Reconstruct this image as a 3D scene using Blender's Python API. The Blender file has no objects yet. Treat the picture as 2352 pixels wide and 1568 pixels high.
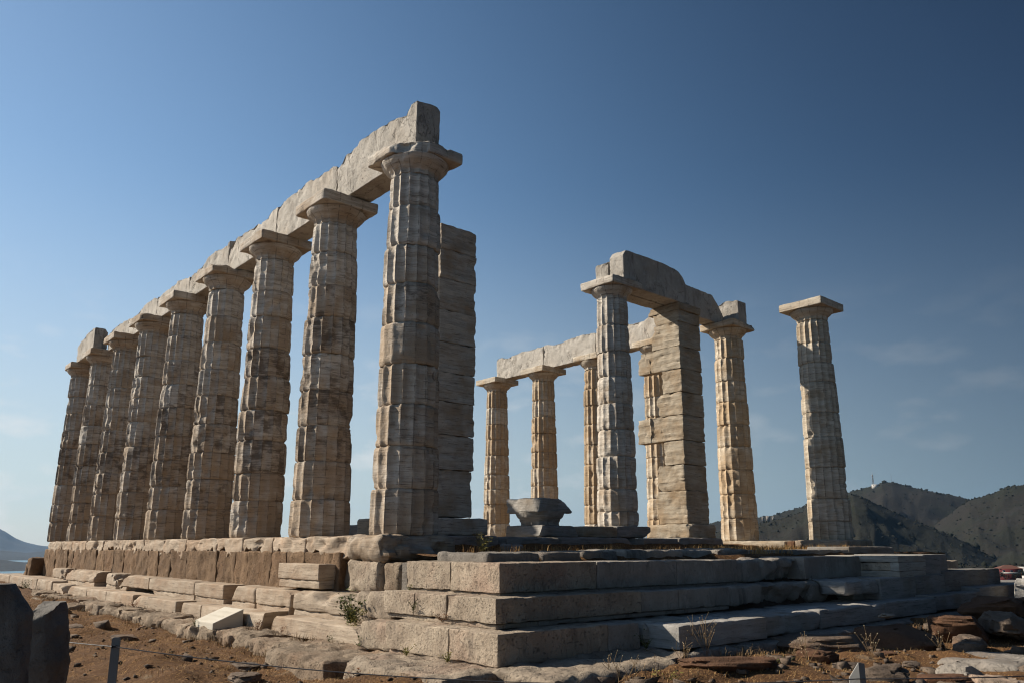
import bpy, math, random
import numpy as np
from mathutils import Vector, Matrix

R = math.radians
scene = bpy.context.scene
COL = scene.collection

# ------------------------------------------------------------------ camera
CAM = np.array([9.659, -6.400, -0.167])
YAW, PITCH = 0.718, 0.223
fwd = np.array([-math.cos(YAW)*math.cos(PITCH), math.sin(YAW)*math.cos(PITCH), math.sin(PITCH)])
rgt = np.cross(fwd, [0, 0, 1.0]); rgt /= np.linalg.norm(rgt)
upv = np.cross(rgt, fwd)
cd = bpy.data.cameras.new('camera'); cam = bpy.data.objects.new('camera', cd); COL.objects.link(cam)
cd.sensor_width = 36.0; cd.lens = 36.0*1813.0/2352.0; cd.shift_y = 59.0/2352.0
cd.clip_start = 0.05; cd.clip_end = 60000.0
cam.matrix_world = Matrix(((rgt[0], upv[0], -fwd[0], CAM[0]), (rgt[1], upv[1], -fwd[1], CAM[1]),
                           (rgt[2], upv[2], -fwd[2], CAM[2]), (0, 0, 0, 1)))
scene.camera = cam

# ------------------------------------------------------------------ light
SUN_A, SUN_E = R(56), R(32.7)          # azimuth from south (-y) towards west (-x), elevation
sdir = Vector((-math.sin(SUN_A)*math.cos(SUN_E), -math.cos(SUN_A)*math.cos(SUN_E), math.sin(SUN_E)))
sl = bpy.data.lights.new('sun', 'SUN'); sl.energy = 5.0; sl.angle = R(0.5); sl.color = (1.0, 0.89, 0.74)
so = bpy.data.objects.new('sun', sl); COL.objects.link(so)
so.rotation_euler = sdir.to_track_quat('Z', 'Y').to_euler()

wd = bpy.data.worlds.new('World'); scene.world = wd; wd.use_nodes = True
wt = wd.node_tree; wt.nodes.clear()
wout = wt.nodes.new('ShaderNodeOutputWorld'); wbg = wt.nodes.new('ShaderNodeBackground')
sky = wt.nodes.new('ShaderNodeTexSky'); sky.sky_type = 'NISHITA'; sky.sun_disc = False
sky.sun_elevation = SUN_E
sky.sun_rotation = math.atan2(sdir.x, sdir.y)
sky.altitude = 0; sky.air_density = 1.0; sky.dust_density = 0.3; sky.ozone_density = 1.2
wbg.inputs[1].default_value = 0.087
wt.links.new(wbg.outputs[0], wout.inputs[0])
# soft fair-weather clouds low over the horizon, as a function of direction in the sky
tc = wt.nodes.new('ShaderNodeTexCoord')
sep = wt.nodes.new('ShaderNodeSeparateXYZ'); wt.links.new(tc.outputs['Generated'], sep.inputs[0])
mp = wt.nodes.new('ShaderNodeMapping'); mp.inputs['Scale'].default_value = (10.0, 10.0, 22.0)
mp.inputs['Location'].default_value = (3.4, 1.2, 0.3)
wt.links.new(tc.outputs['Generated'], mp.inputs[0])
cn = wt.nodes.new('ShaderNodeTexNoise'); cn.inputs['Scale'].default_value = 1.0; cn.inputs['Detail'].default_value = 7
cn.inputs['Roughness'].default_value = 0.52
wt.links.new(mp.outputs[0], cn.inputs['Vector'])
cr = wt.nodes.new('ShaderNodeValToRGB')
cr.color_ramp.elements[0].position = 0.54; cr.color_ramp.elements[0].color = (0, 0, 0, 1)
cr.color_ramp.elements[1].position = 0.68; cr.color_ramp.elements[1].color = (1, 1, 1, 1)
wt.links.new(cn.outputs[0], cr.inputs[0])
er = wt.nodes.new('ShaderNodeValToRGB')
e = er.color_ramp.elements
e[0].position = 0.0; e[0].color = (0.3, 0.3, 0.3, 1); e[1].position = 0.31; e[1].color = (0, 0, 0, 1)
x = e.new(0.05); x.color = (0.5, 0.5, 0.5, 1); x = e.new(0.2); x.color = (0.24, 0.24, 0.24, 1)
wt.links.new(sep.outputs[2], er.inputs[0])
mm = wt.nodes.new('ShaderNodeMath'); mm.operation = 'MULTIPLY'
wt.links.new(cr.outputs[0], mm.inputs[0]); wt.links.new(er.outputs[0], mm.inputs[1])
mx = wt.nodes.new('ShaderNodeMixRGB'); mx.inputs[2].default_value = (9.0, 7.6, 7.0, 1)
# the sky is pale towards the sun and deep blue away from it
dt = wt.nodes.new('ShaderNodeVectorMath'); dt.operation = 'DOT_PRODUCT'; wt.links.new(tc.outputs['Generated'], dt.inputs[0])
dt.inputs[1].default_value = (-math.sin(SUN_A), -math.cos(SUN_A), -0.42)
dm = wt.nodes.new('ShaderNodeMapRange'); dm.inputs[1].default_value = -1; dm.inputs[2].default_value = 1; wt.links.new(dt.outputs['Value'], dm.inputs[0])
dr = wt.nodes.new('ShaderNodeValToRGB'); dr.color_ramp.interpolation = 'B_SPLINE'; de = dr.color_ramp.elements
de[0].position = 0.10; de[0].color = (0.10, 0.13, 0.17, 1); de[1].position = 0.95; de[1].color = (0.80, 0.86, 0.86, 1)
for q, c in ((0.27, (0.12, 0.175, 0.235, 1)), (0.50, (0.49, 0.62, 0.69, 1)), (0.72, (0.88, 0.98, 0.98, 1))):
    x = de.new(q); x.color = c
wt.links.new(dm.outputs[0], dr.inputs[0])
dx = wt.nodes.new('ShaderNodeMixRGB'); dx.blend_type = 'MULTIPLY'; dx.inputs[0].default_value = 1.0
hr = wt.nodes.new('ShaderNodeValToRGB'); hr.color_ramp.interpolation = 'EASE'; he = hr.color_ramp.elements      # milky summer air low in the sky
he[0].position = 0.0; he[0].color = (0.7, 0.7, 0.7, 1); he[1].position = 0.45; he[1].color = (0, 0, 0, 1)
hx = wt.nodes.new('ShaderNodeMixRGB'); hx.inputs[2].default_value = (5.4, 5.0, 4.9, 1)
wt.links.new(sep.outputs[2], hr.inputs[0]); wt.links.new(hr.outputs[0], hx.inputs[0]); wt.links.new(sky.outputs[0], hx.inputs[1])
wt.links.new(mm.outputs[0], mx.inputs[0]); wt.links.new(hx.outputs[0], mx.inputs[1])
wt.links.new(mx.outputs[0], dx.inputs[1]); wt.links.new(dr.outputs[0], dx.inputs[2])
wt.links.new(dx.outputs[0], wbg.inputs[0])

scene.cycles.filter_width = 1.15
vs = scene.view_settings
vs.view_transform = 'Standard'; vs.look = 'None'; vs.gamma = 1.0; vs.exposure = 0.62; vs.use_curve_mapping = False

# ------------------------------------------------------------------ numpy noise
_rs = np.random.RandomState(7)
_pm = _rs.permutation(256); _pm = np.concatenate([_pm, _pm, _pm])
_gr = _rs.normal(size=(256, 3)); _gr /= np.linalg.norm(_gr, axis=1)[:, None]
def noise3(p):
    p = np.asarray(p, float); i = np.floor(p).astype(int); f = p-i; i &= 255
    u = f*f*f*(f*(f*6-15)+10); out = 0
    for dx in (0, 1):
        for dy in (0, 1):
            for dz in (0, 1):
                h = _pm[_pm[_pm[i[:, 0]+dx]+i[:, 1]+dy]+i[:, 2]+dz]
                g = _gr[h]; d = f-np.array([dx, dy, dz])
                w = (u[:, 0] if dx else 1-u[:, 0])*(u[:, 1] if dy else 1-u[:, 1])*(u[:, 2] if dz else 1-u[:, 2])
                out = out+w*(g*d).sum(1)
    return out*1.5
def fbm(p, octv=4, gain=0.5):
    p = np.asarray(p, float); a = 1.0; s = 0; q = p.copy()
    for k in range(octv):
        s = s+a*noise3(q); a *= gain; q = q*2.03+17.1
    return s
def seedv(s): return np.array([(s*12.9898) % 61, (s*78.233) % 53, (s*37.719) % 47])

# ------------------------------------------------------------------ mesh helpers
def mesh(name, V, F, smooth=True, ang=38):
    me = bpy.data.meshes.new(name); V = np.asarray(V, np.float32)
    if isinstance(F, np.ndarray):
        n, k = F.shape
        me.vertices.add(len(V)); me.vertices.foreach_set('co', V.ravel())
        me.loops.add(n*k); me.loops.foreach_set('vertex_index', F.astype(np.int32).ravel())
        me.polygons.add(n); me.polygons.foreach_set('loop_start', np.arange(0, n*k, k, dtype=np.int32))
        me.update(calc_edges=True)
    else:
        me.from_pydata(V.tolist(), [], F)
    me.validate()
    if smooth:
        me.polygons.foreach_set('use_smooth', np.ones(len(me.polygons), bool))
        if ang: me.set_sharp_from_angle(angle=R(ang))
    me.update()
    return me

def obj(name, V, F, mat, parent=None, color=(0.3, 0.3, 1, 1), smooth=True, ang=38, org=None):
    V = np.asarray(V, float)
    if parent is not None: o0 = np.array(parent['_o'])
    elif org is not None: o0 = np.array(org, float)
    else: o0 = np.array([(V[:, 0].min()+V[:, 0].max())/2, (V[:, 1].min()+V[:, 1].max())/2, V[:, 2].min()])
    me = mesh(name, V-o0, F, smooth, ang); me.materials.append(mat)
    o = bpy.data.objects.new(name, me); COL.objects.link(o); o.color = color
    o['_o'] = [float(a) for a in o0]
    if parent is not None: o.parent = parent
    else: o.location = Vector(o0)
    return o
def thing(name, loc, label, cat, group=None):
    o = bpy.data.objects.new(name, None); COL.objects.link(o); o.location = Vector(loc); o.empty_display_size = 0.2
    o['_o'] = [float(a) for a in loc]
    return tag(o, label, cat, group)
def tag(o, label, cat, group=None, kind=None):
    o['label'] = label; o['category'] = cat
    if group: o['group'] = group
    if kind: o['kind'] = kind
    return o
def struct(o): o['kind'] = 'structure'; return o
def join(parts):
    Vs, Fs, n = [], [], 0
    for V, F in parts:
        Vs.append(np.asarray(V, float)); Fs.append(np.asarray(F)+n); n += len(V)
    return np.vstack(Vs), np.vstack(Fs)

def axis(a, b, r, res):
    L = b-a; n = max(2, int(round((L-2*r)/res)))
    mid = np.linspace(a+r, b-r, n+1)
    return np.concatenate([[a, a+r*0.45], mid, [b-r*0.45, b]])
def block(lo, hi, r=0.02, res=0.08, amp=0.006, freq=4.0, seed=0, wear=0.0, cuts=(), topf=None, warp=None, chip=0.0, gouge=0.0):
    """weathered stone block: rounded and worn edges, rough faces, optional broken-off corners"""
    lo = np.array(lo, float); hi = np.array(hi, float)
    rr = min(r+wear*0.5, 0.24*min(hi-lo))
    ax = [axis(lo[k], hi[k], max(rr, 0.006), res) for k in range(3)]
    n = [len(a) for a in ax]
    I = -np.ones(n, int); g = np.zeros(n, bool)
    g[0] = g[-1] = True; g[:, 0] = g[:, -1] = True; g[:, :, 0] = g[:, :, -1] = True
    idx = np.argwhere(g); I[g] = np.arange(len(idx))
    P = np.stack([ax[k][idx[:, k]] for k in range(3)], 1)
    Q = []
    def face(a, flip):
        q = np.stack([a[:-1, :-1], a[1:, :-1], a[1:, 1:], a[:-1, 1:]], -1).reshape(-1, 4)
        Q.append(q[:, ::-1] if flip else q)
    face(I[:, :, 0], True); face(I[:, :, -1], False); face(I[:, 0, :], False); face(I[:, -1, :], True)
    face(I[0, :, :], True); face(I[-1, :, :], False)
    Q = np.vstack(Q)
    c = (lo+hi)/2; h = (hi-lo)/2; sv = seedv(seed)
    w = np.full(len(P), r)
    if wear: w = r+wear*np.clip(fbm(P*1.7+sv, 3)+0.35, 0, 1.3)
    w = np.minimum(w, 0.47*h.min())
    q = P-c; core = np.clip(q, -(h[None]-w[:, None]), h[None]-w[:, None]); dl = q-core
    L = np.linalg.norm(dl, axis=1); N = dl/np.maximum(L, 1e-9)[:, None]
    # three-axis rounding: keep flats where they are, pull edges in
    mxd = np.abs(dl).max(1)
    P2 = c+core+N*np.where(L > 1e-9, mxd, 0)[:, None]
    d = amp*fbm(P*freq+sv, 4)
    if chip:
        edge = np.clip((L/np.maximum(w, 1e-6)-0.8)*3, 0, 1)
        d = d-chip*np.clip(fbm(P*5+sv*1.3, 3)-0.1, 0, 1)*(0.25+0.75*edge)
    if gouge:
        tl = (P[:, 2]-lo[2])/(hi[2]-lo[2]); ed = np.exp(-(1-tl)*(hi[2]-lo[2])/0.16)*np.exp(-np.minimum(P[:, 1]-lo[1], P[:, 0]-lo[0]).clip(0)/0.12)
        d = d-gouge*ed*np.clip(fbm(P*np.array([3.4, 3.4, 2.0])+sv*1.9, 3)+0.05, 0, 1)
    P2 = P2+N*d[:, None]
    for (pt, nn, rough) in cuts:
        nn = np.array(nn, float); nn /= np.linalg.norm(nn)
        s = (P2-np.array(pt, float))@nn+rough*fbm(P2*3.1+sv, 4)
        P2 = P2-np.clip(s, 0, None)[:, None]*nn
    if topf is not None:
        t = (P2[:, 2]-lo[2])/(hi[2]-lo[2]); P2[:, 2] = lo[2]+t*(topf(P2)-lo[2])
    if warp is not None: P2 = warp(P2)
    return P2, Q

# ------------------------------------------------------------------ materials
class NT:
    def __init__(s, name):
        s.m = bpy.data.materials.new(name); s.m.use_nodes = True; s.t = s.m.node_tree; s.t.nodes.clear()
        s.out = s.n('ShaderNodeOutputMaterial'); s.b = s.n('ShaderNodeBsdfPrincipled')
        s.l(s.b.outputs[0], s.out.inputs[0]); s.b.inputs['Roughness'].default_value = 0.88
        s.b.inputs['Specular IOR Level'].default_value = 0.25
    def n(s, k): return s.t.nodes.new(k)
    def l(s, a, b): s.t.links.new(a, b)
    def val(s, sock, v):
        if hasattr(v, 'is_output'): s.l(v, sock)
        else: sock.default_value = v
    def coords(s, kind='Object', rnd=True):
        t = s.n('ShaderNodeTexCoord')
        if not rnd: return t.outputs[kind]
        oi = s.n('ShaderNodeObjectInfo'); a = s.n('ShaderNodeVectorMath'); a.operation = 'MULTIPLY_ADD'
        s.l(oi.outputs['Random'], a.inputs[0]); a.inputs[1].default_value = (37, 53, 71)
        s.l(t.outputs[kind], a.inputs[2]); return a.outputs[0]
    def map(s, v, sc=(1, 1, 1), rot=(0, 0, 0)):
        m = s.n('ShaderNodeMapping'); m.inputs['Scale'].default_value = sc; m.inputs['Rotation'].default_value = rot
        s.l(v, m.inputs[0]); return m.outputs[0]
    def noise(s, v, sc, det=6, ro=0.55, dist=0.0):
        n = s.n('ShaderNodeTexNoise'); s.l(v, n.inputs['Vector'])
        n.inputs['Scale'].default_value = sc; n.inputs['Detail'].default_value = det
        n.inputs['Roughness'].default_value = ro; n.inputs['Distortion'].default_value = dist; return n.outputs[0]
    def voro(s, v, sc, feat='F1'):
        n = s.n('ShaderNodeTexVoronoi'); n.feature = feat; s.l(v, n.inputs['Vector']); n.inputs['Scale'].default_value = sc
        return n.outputs['Distance']
    def ramp(s, f, stops):
        r = s.n('ShaderNodeValToRGB'); s.l(f, r.inputs[0]); el = r.color_ramp.elements
        while len(el) > len(stops): el.remove(el[-1])
        while len(el) < len(stops): el.new(0.5)
        for e, (p, c) in zip(el, stops):
            e.position = p; e.color = (c, c, c, 1) if not hasattr(c, '__len__') else (c[0], c[1], c[2], 1)
        return r.outputs[0]
    def mix(s, f, a, b, mode='MIX'):
        m = s.n('ShaderNodeMixRGB'); m.blend_type = mode
        for k, v in zip((0, 1, 2), (f, a, b)):
            if hasattr(v, 'is_output'): s.l(v, m.inputs[k])
            elif k == 0: m.inputs[0].default_value = v
            else: m.inputs[k].default_value = (v[0], v[1], v[2], 1)
        return m.outputs[0]
    def math(s, op, a, b=0.0, c=None, clamp=False):
        m = s.n('ShaderNodeMath'); m.operation = op; m.use_clamp = clamp
        s.val(m.inputs[0], a); s.val(m.inputs[1], b)
        if c is not None: s.val(m.inputs[2], c)
        return m.outputs[0]
    def objcol(s):
        oi = s.n('ShaderNodeObjectInfo'); sp = s.n('ShaderNodeSeparateColor'); s.l(oi.outputs['Color'], sp.inputs[0])
        return sp.outputs
    def bump(s, hts, dist=0.02, st=0.6):
        b = s.n('ShaderNodeBump'); b.inputs['Distance'].default_value = dist; b.inputs['Strength'].default_value = st
        s.l(hts, b.inputs['Height']); s.l(b.outputs[0], s.b.inputs['Normal'])
    def done(s, col): s.l(col, s.b.inputs['Base Color']); return s.m

def smooth_step(nt, x, lo, hi):
    m = nt.n('ShaderNodeMapRange'); m.interpolation_type = 'SMOOTHSTEP'
    nt.val(m.inputs[0], x); nt.val(m.inputs[1], lo); nt.val(m.inputs[2], hi); return m.outputs[0]

def marble(name, light, mid, warm, dark, fine=1.0, bump=0.6, flutes=False):
    """weathered marble; object colour r = black patina, g = warm ochre patina, b = brightness"""
    light, mid, warm = [tuple((0.84 if flutes else 0.68)*a for a in c) for c in (light, mid, warm)]; dark = tuple(0.8*a for a in dark)
    t = NT(name); v = t.coords(); oc = t.objcol()
    tilt = t.map(v, (1.1, 1.1, 9.0), (0.06, 0.09, 0))
    strata = t.noise(tilt, 1.6, 7, 0.6, 0.5)
    blot = t.noise(v, 1.7, 6, 0.6)
    col = t.mix(t.ramp(strata, [(0.36, 0), (0.62, 1)]), mid, light)
    wm = t.math('MULTIPLY', smooth_step(t, t.math('ADD', blot, t.math('MULTIPLY', oc[1], 0.36)), 0.50, 0.83), 0.75)
    col = t.mix(wm, col, warm)
    fs = t.noise(t.map(v, (2.0, 2.0, 34.0), (0.05, -0.07, 0)), 1.5, 5, 0.65)
    col = t.mix(smooth_step(t, fs, 0.54, 0.68), col, t.mix(0.62, col, dark))
    # black crust: broad patches, broken by horizontal bedding
    pa = t.noise(t.map(v, (1.0, 1.0, 1.5)), 4.2 if flutes else 2.3, 8, 0.64, 0.4)
    pb = t.noise(t.map(v, (2.5, 2.5, 26.0), (0.03, 0.05, 0)), 1.6, 6, 0.6)
    pp = t.math('ADD', t.math('MULTIPLY', pa, 0.62), t.math('MULTIPLY', pb, 0.38))
    if flutes:      # crust that stops at the arrises: every flute and bedding layer has its own tone
        raw = t.coords('Object', False); sx = t.n('ShaderNodeSeparateXYZ'); t.l(raw, sx.inputs[0])
        an = t.math('FLOOR', t.math('MULTIPLY', t.math('ARCTAN2', sx.outputs[1], sx.outputs[0]), 16/(2*math.pi)))
        cx = t.n('ShaderNodeCombineXYZ'); t.l(t.math('MULTIPLY', an, 3.71), cx.inputs[0]); t.l(t.math('MULTIPLY', sx.outputs[2], 2.1), cx.inputs[1])
        oi = t.n('ShaderNodeObjectInfo'); t.l(t.math('MULTIPLY', oi.outputs['Random'], 41.0), cx.inputs[2])
        cell = t.noise(cx.outputs[0], 1.0, 3, 0.6)
        pp = t.math('ADD', t.math('MULTIPLY', pp, 0.66), t.math('MULTIPLY', cell, 0.35))
    lo = t.math('MULTIPLY_ADD', oc[0], -0.165, 0.640)
    pm = t.math('MULTIPLY', smooth_step(t, pp, lo, t.math('ADD', lo, 0.11)), 0.70)
    col = t.mix(pm, col, dark)
    if flutes:      # dirt lines that run along the arrises
        fr = t.math('ABSOLUTE', t.math('SUBTRACT', t.math('FRACT', t.math('MULTIPLY', t.math('ARCTAN2', sx.outputs[1], sx.outputs[0]), 16/(2*math.pi))), 0.5))
        al = t.math('MULTIPLY', smooth_step(t, fr, 0.435, 0.475), smooth_step(t, t.noise(t.map(v, (2.0, 2.0, 3.0)), 2.6, 5, 0.65), 0.42, 0.6))
        col = t.mix(t.math('MULTIPLY', al, 0.55), col, dark)
    sp = t.noise(v, 38.0, 3, 0.6)
    col = t.mix(smooth_step(t, sp, 0.62, 0.74), col, t.mix(0.5, col, dark))
    br = t.n('ShaderNodeVectorMath'); br.operation = 'SCALE'; t.l(col, br.inputs[0]); t.l(oc[2], br.inputs['Scale'])
    h1 = t.math('ADD', t.math('MULTIPLY', fs, 0.55), t.math('MULTIPLY', t.noise(v, 22*fine, 6, 0.65), 0.7))
    h2 = t.math('ADD', h1, t.math('MULTIPLY', t.noise(v, 6*fine, 5, 0.6), 0.9))
    t.bump(h2, 0.022, bump)
    return t.done(br.outputs[0])

M_pier = marble('pier_marble', (0.60, 0.545, 0.47), (0.41, 0.365, 0.31), (0.36, 0.25, 0.15), (0.06, 0.045, 0.035))
M_marS = marble('weathered_marble', (0.70, 0.645, 0.57), (0.45, 0.405, 0.345), (0.38, 0.27, 0.17), (0.075, 0.052, 0.038), flutes=True, bump=0.75)
M_pierN = marble('pale_pier_marble', (0.66, 0.58, 0.46), (0.46, 0.385, 0.29), (0.40, 0.27, 0.15), (0.075, 0.055, 0.04))
M_marN = marble('ochre_marble', (0.68, 0.61, 0.50), (0.47, 0.40, 0.31), (0.40, 0.27, 0.145), (0.075, 0.055, 0.04), flutes=True, bump=0.7)
M_marW = marble('pale_marble', (0.66, 0.615, 0.54), (0.52, 0.47, 0.395), (0.46, 0.37, 0.27), (0.10, 0.085, 0.07), bump=0.75)
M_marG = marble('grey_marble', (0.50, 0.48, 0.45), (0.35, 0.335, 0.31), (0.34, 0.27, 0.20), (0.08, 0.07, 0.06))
M_tool = None
M_step = marble('tan_marble', (0.58, 0.48, 0.37), (0.42, 0.335, 0.25), (0.39, 0.26, 0.165), (0.11, 0.085, 0.065))

def poros(name, light, mid, pink, pit, pits=1.0, bump=0.9, crack=0.0):
    light, mid, pink, pit = [tuple(0.76*a for a in c) for c in (light, mid, pink, pit)]
    t = NT(name); v = t.coords(); oc = t.objcol()
    a = t.noise(v, 2.4, 7, 0.62); b = t.noise(v, 9.0, 6, 0.65)
    col = t.mix(smooth_step(t, a, 0.35, 0.68), mid, light)
    col = t.mix(t.math('MULTIPLY', smooth_step(t, t.noise(v, 1.1, 4), 0.48, 0.7), 0.6), col, pink)
    col = t.mix(t.math('MULTIPLY', smooth_step(t, t.noise(t.map(v, (3.2, 3.2, 0.9)), 1.3, 7, 0.7), 0.52, 0.68), 0.55), col, pit)
    col = t.mix(t.math('MULTIPLY', smooth_step(t, t.noise(v, 3.6, 8, 0.75), 0.56, 0.66), 0.5), col, tuple(1.25*a for a in light))
    col = t.mix(t.math('MULTIPLY', smooth_step(t, b, 0.5, 0.72), 0.5), col, mid)
    holes = t.noise(t.map(v, (1, 1, 1.6)), 26.0, 5, 0.7, 0.1); hm = smooth_step(t, holes, 0.56, 0.70)
    big = smooth_step(t, t.noise(v, 9.0, 5, 0.7, 0.2), 0.66, 0.73)
    hm2 = t.math('MAXIMUM', t.math('MULTIPLY', hm, 0.65*pits), t.math('MULTIPLY', big, 0.8*pits))
    col = t.mix(t.math('MULTIPLY', hm2, 0.75), col, pit)
    if crack:
        cn_ = t.noise(t.map(v, (1.0, 1.0, 0.45)), 1.3, 5, 0.55, 0.3)
        ck = t.math('MULTIPLY', smooth_step(t, t.math('ABSOLUTE', t.math('SUBTRACT', cn_, 0.47)), 0.0075, 0.002), crack)
        hm2 = t.math('MAXIMUM', hm2, ck); col = t.mix(t.math('MULTIPLY', ck, 0.8), col, tuple(0.5*a for a in pit))
    br = t.n('ShaderNodeVectorMath'); br.operation = 'SCALE'; t.l(col, br.inputs[0]); t.l(oc[2], br.inputs['Scale'])
    h = t.math('ADD', t.math('MULTIPLY', hm2, -0.8), t.math('ADD', t.math('MULTIPLY', b, 0.7), t.math('MULTIPLY', t.noise(v, 45, 4, 0.7), 0.45)))
    t.bump(h, 0.03, bump)
    t.b.inputs['Roughness'].default_value = 0.95
    return t.done(br.outputs[0])
M_por = poros('poros_stone', (0.53, 0.44, 0.335), (0.38, 0.305, 0.23), (0.42, 0.27, 0.195), (0.12, 0.095, 0.08), 0.8, 0.95, 0.18)
M_porG = poros('grey_poros_stone', (0.37, 0.335, 0.29), (0.27, 0.24, 0.205), (0.29, 0.23, 0.19), (0.08, 0.07, 0.062), 0.5, 0.9, 0.2)
M_tool = poros('tooled_marble', (0.60, 0.56, 0.50), (0.47, 0.435, 0.385), (0.50, 0.43, 0.35), (0.20, 0.175, 0.15), 0.75, 1.0, 0.55)
M_core = poros('brown_poros', (0.27, 0.175, 0.102), (0.175, 0.110, 0.064), (0.22, 0.125, 0.066), (0.06, 0.038, 0.022), 1.0, 1.0)
M_ledge = poros('eroded_poros', (0.40, 0.315, 0.23), (0.27, 0.21, 0.15), (0.36, 0.22, 0.135), (0.09, 0.065, 0.045), 1.0, 1.0)
M_rock = poros('field_rock', (0.215, 0.165, 0.125), (0.14, 0.105, 0.08), (0.20, 0.10, 0.05), (0.05, 0.04, 0.032), 0.6)
M_rust = poros('rust_rock', (0.175, 0.090, 0.050), (0.12, 0.065, 0.038), (0.185, 0.085, 0.042), (0.07, 0.035, 0.02), 0.5)
M_bould = poros('dark_rock', (0.22, 0.205, 0.185), (0.14, 0.13, 0.115), (0.19, 0.165, 0.13), (0.035, 0.032, 0.03), 0.5, 0.7)

def mk_ground():
    t = NT('dry_soil'); v = t.coords('Object', False)
    a = t.noise(v, 0.9, 7, 0.65); b = t.noise(v, 6.0, 7, 0.7); c = t.noise(v, 34.0, 5, 0.75)
    col = t.mix(smooth_step(t, a, 0.35, 0.7), (0.095, 0.048, 0.021), (0.155, 0.080, 0.033))
    col = t.mix(t.math('MULTIPLY', smooth_step(t, b, 0.48, 0.7), 0.7), col, (0.11, 0.058, 0.028))
    col = t.mix(smooth_step(t, t.noise(v, 2.3, 6, 0.6, 0.5), 0.60, 0.72), col, (0.19, 0.135, 0.085))
    st = t.noise(t.map(v, (60, 16, 20), (0, 0, 0.7)), 1.0, 3, 0.7)
    col = t.mix(t.math('MULTIPLY', smooth_step(t, st, 0.54, 0.66), 0.75), col, (0.36, 0.205, 0.08))
    col = t.mix(t.math('MULTIPLY', smooth_step(t, c, 0.60, 0.75), 0.8), col, (0.05, 0.028, 0.014))
    h = t.math('ADD', t.math('MULTIPLY', b, 1.0), t.math('MULTIPLY', c, 0.6)); t.bump(h, 0.06, 0.9)
    t.b.inputs['Roughness'].default_value = 1.0
    return t.done(col)
M_soil = mk_ground()

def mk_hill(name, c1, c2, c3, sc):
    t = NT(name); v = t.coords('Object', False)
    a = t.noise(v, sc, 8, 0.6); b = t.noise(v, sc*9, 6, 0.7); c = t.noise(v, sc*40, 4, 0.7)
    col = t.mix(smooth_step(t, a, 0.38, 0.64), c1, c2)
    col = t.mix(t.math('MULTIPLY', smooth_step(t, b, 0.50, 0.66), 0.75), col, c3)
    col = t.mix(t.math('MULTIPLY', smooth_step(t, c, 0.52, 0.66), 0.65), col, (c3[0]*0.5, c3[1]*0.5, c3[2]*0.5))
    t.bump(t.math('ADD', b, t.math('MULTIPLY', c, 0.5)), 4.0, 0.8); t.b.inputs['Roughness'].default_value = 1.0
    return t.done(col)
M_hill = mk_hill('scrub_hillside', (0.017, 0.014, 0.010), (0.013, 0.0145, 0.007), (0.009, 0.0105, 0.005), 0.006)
M_far = mk_hill('far_mountain', (0.030, 0.038, 0.045), (0.022, 0.028, 0.032), (0.016, 0.02, 0.022), 0.0012)  # blue of the distant haze is mixed into these slope colours

def plain(name, c, rough=0.6, metal=0.0, var=0.25, sc=9.0):
    t = NT(name); v = t.coords()
    col = t.mix(t.noise(v, sc, 4), tuple(a*(1-var) for a in c), tuple(min(1, a*(1+var)) for a in c))
    t.b.inputs['Roughness'].default_value = rough; t.b.inputs['Metallic'].default_value = metal
    t.bump(t.noise(v, 60, 3), 0.003, 0.3)
    return t.done(col)
M_post = plain('grey_steel', (0.16, 0.165, 0.17), 0.5, 0.6)
M_wire = plain('steel_cable', (0.10, 0.10, 0.105), 0.5, 0.5)
M_plaque = marble('white_marble', (0.78, 0.735, 0.63), (0.70, 0.65, 0.55), (0.66, 0.57, 0.44), (0.55, 0.50, 0.42), bump=0.12)
M_ink = plain('faded_lettering', (0.50, 0.46, 0.38), 0.9)
M_straw = plain('straw', (0.33, 0.205, 0.085), 0.9)
M_dryg = plain('dry_stem', (0.19, 0.13, 0.07), 0.9)
M_leaf = plain('green_leaf', (0.075, 0.085, 0.022), 0.8)
M_oliv = plain('yellow_green_leaf', (0.20, 0.17, 0.04), 0.8)
M_seed = plain('seed_head', (0.42, 0.34, 0.22), 0.9)
M_brn = plain('brown_dock', (0.20, 0.09, 0.045), 0.9)
M_scrub = plain('scrub_leaf', (0.008, 0.0095, 0.005), 0.95, 0, 0.3, 0.05)
M_red = plain('red_plaster', (0.10, 0.018, 0.02), 0.8)
M_dun = plain('dun_plaster', (0.22, 0.20, 0.18), 0.9)
M_tile = plain('roof_tile', (0.12, 0.055, 0.04), 0.8)
M_white = plain('white_plaster', (0.45, 0.43, 0.40), 0.8)
M_pane = plain('window_glass', (0.04, 0.06, 0.08), 0.15)
def mk_water():
    t = NT('sea_water'); v = t.coords('Object', False)
    t.b.inputs['Base Color'].default_value = (0.05, 0.13, 0.17, 1); t.b.inputs['Roughness'].default_value = 0.25
    t.bump(t.noise(t.map(v, (0.02, 0.05, 1)), 1.0, 6, 0.6), 1.5, 0.6); return t.m
M_sea = mk_water()

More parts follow.
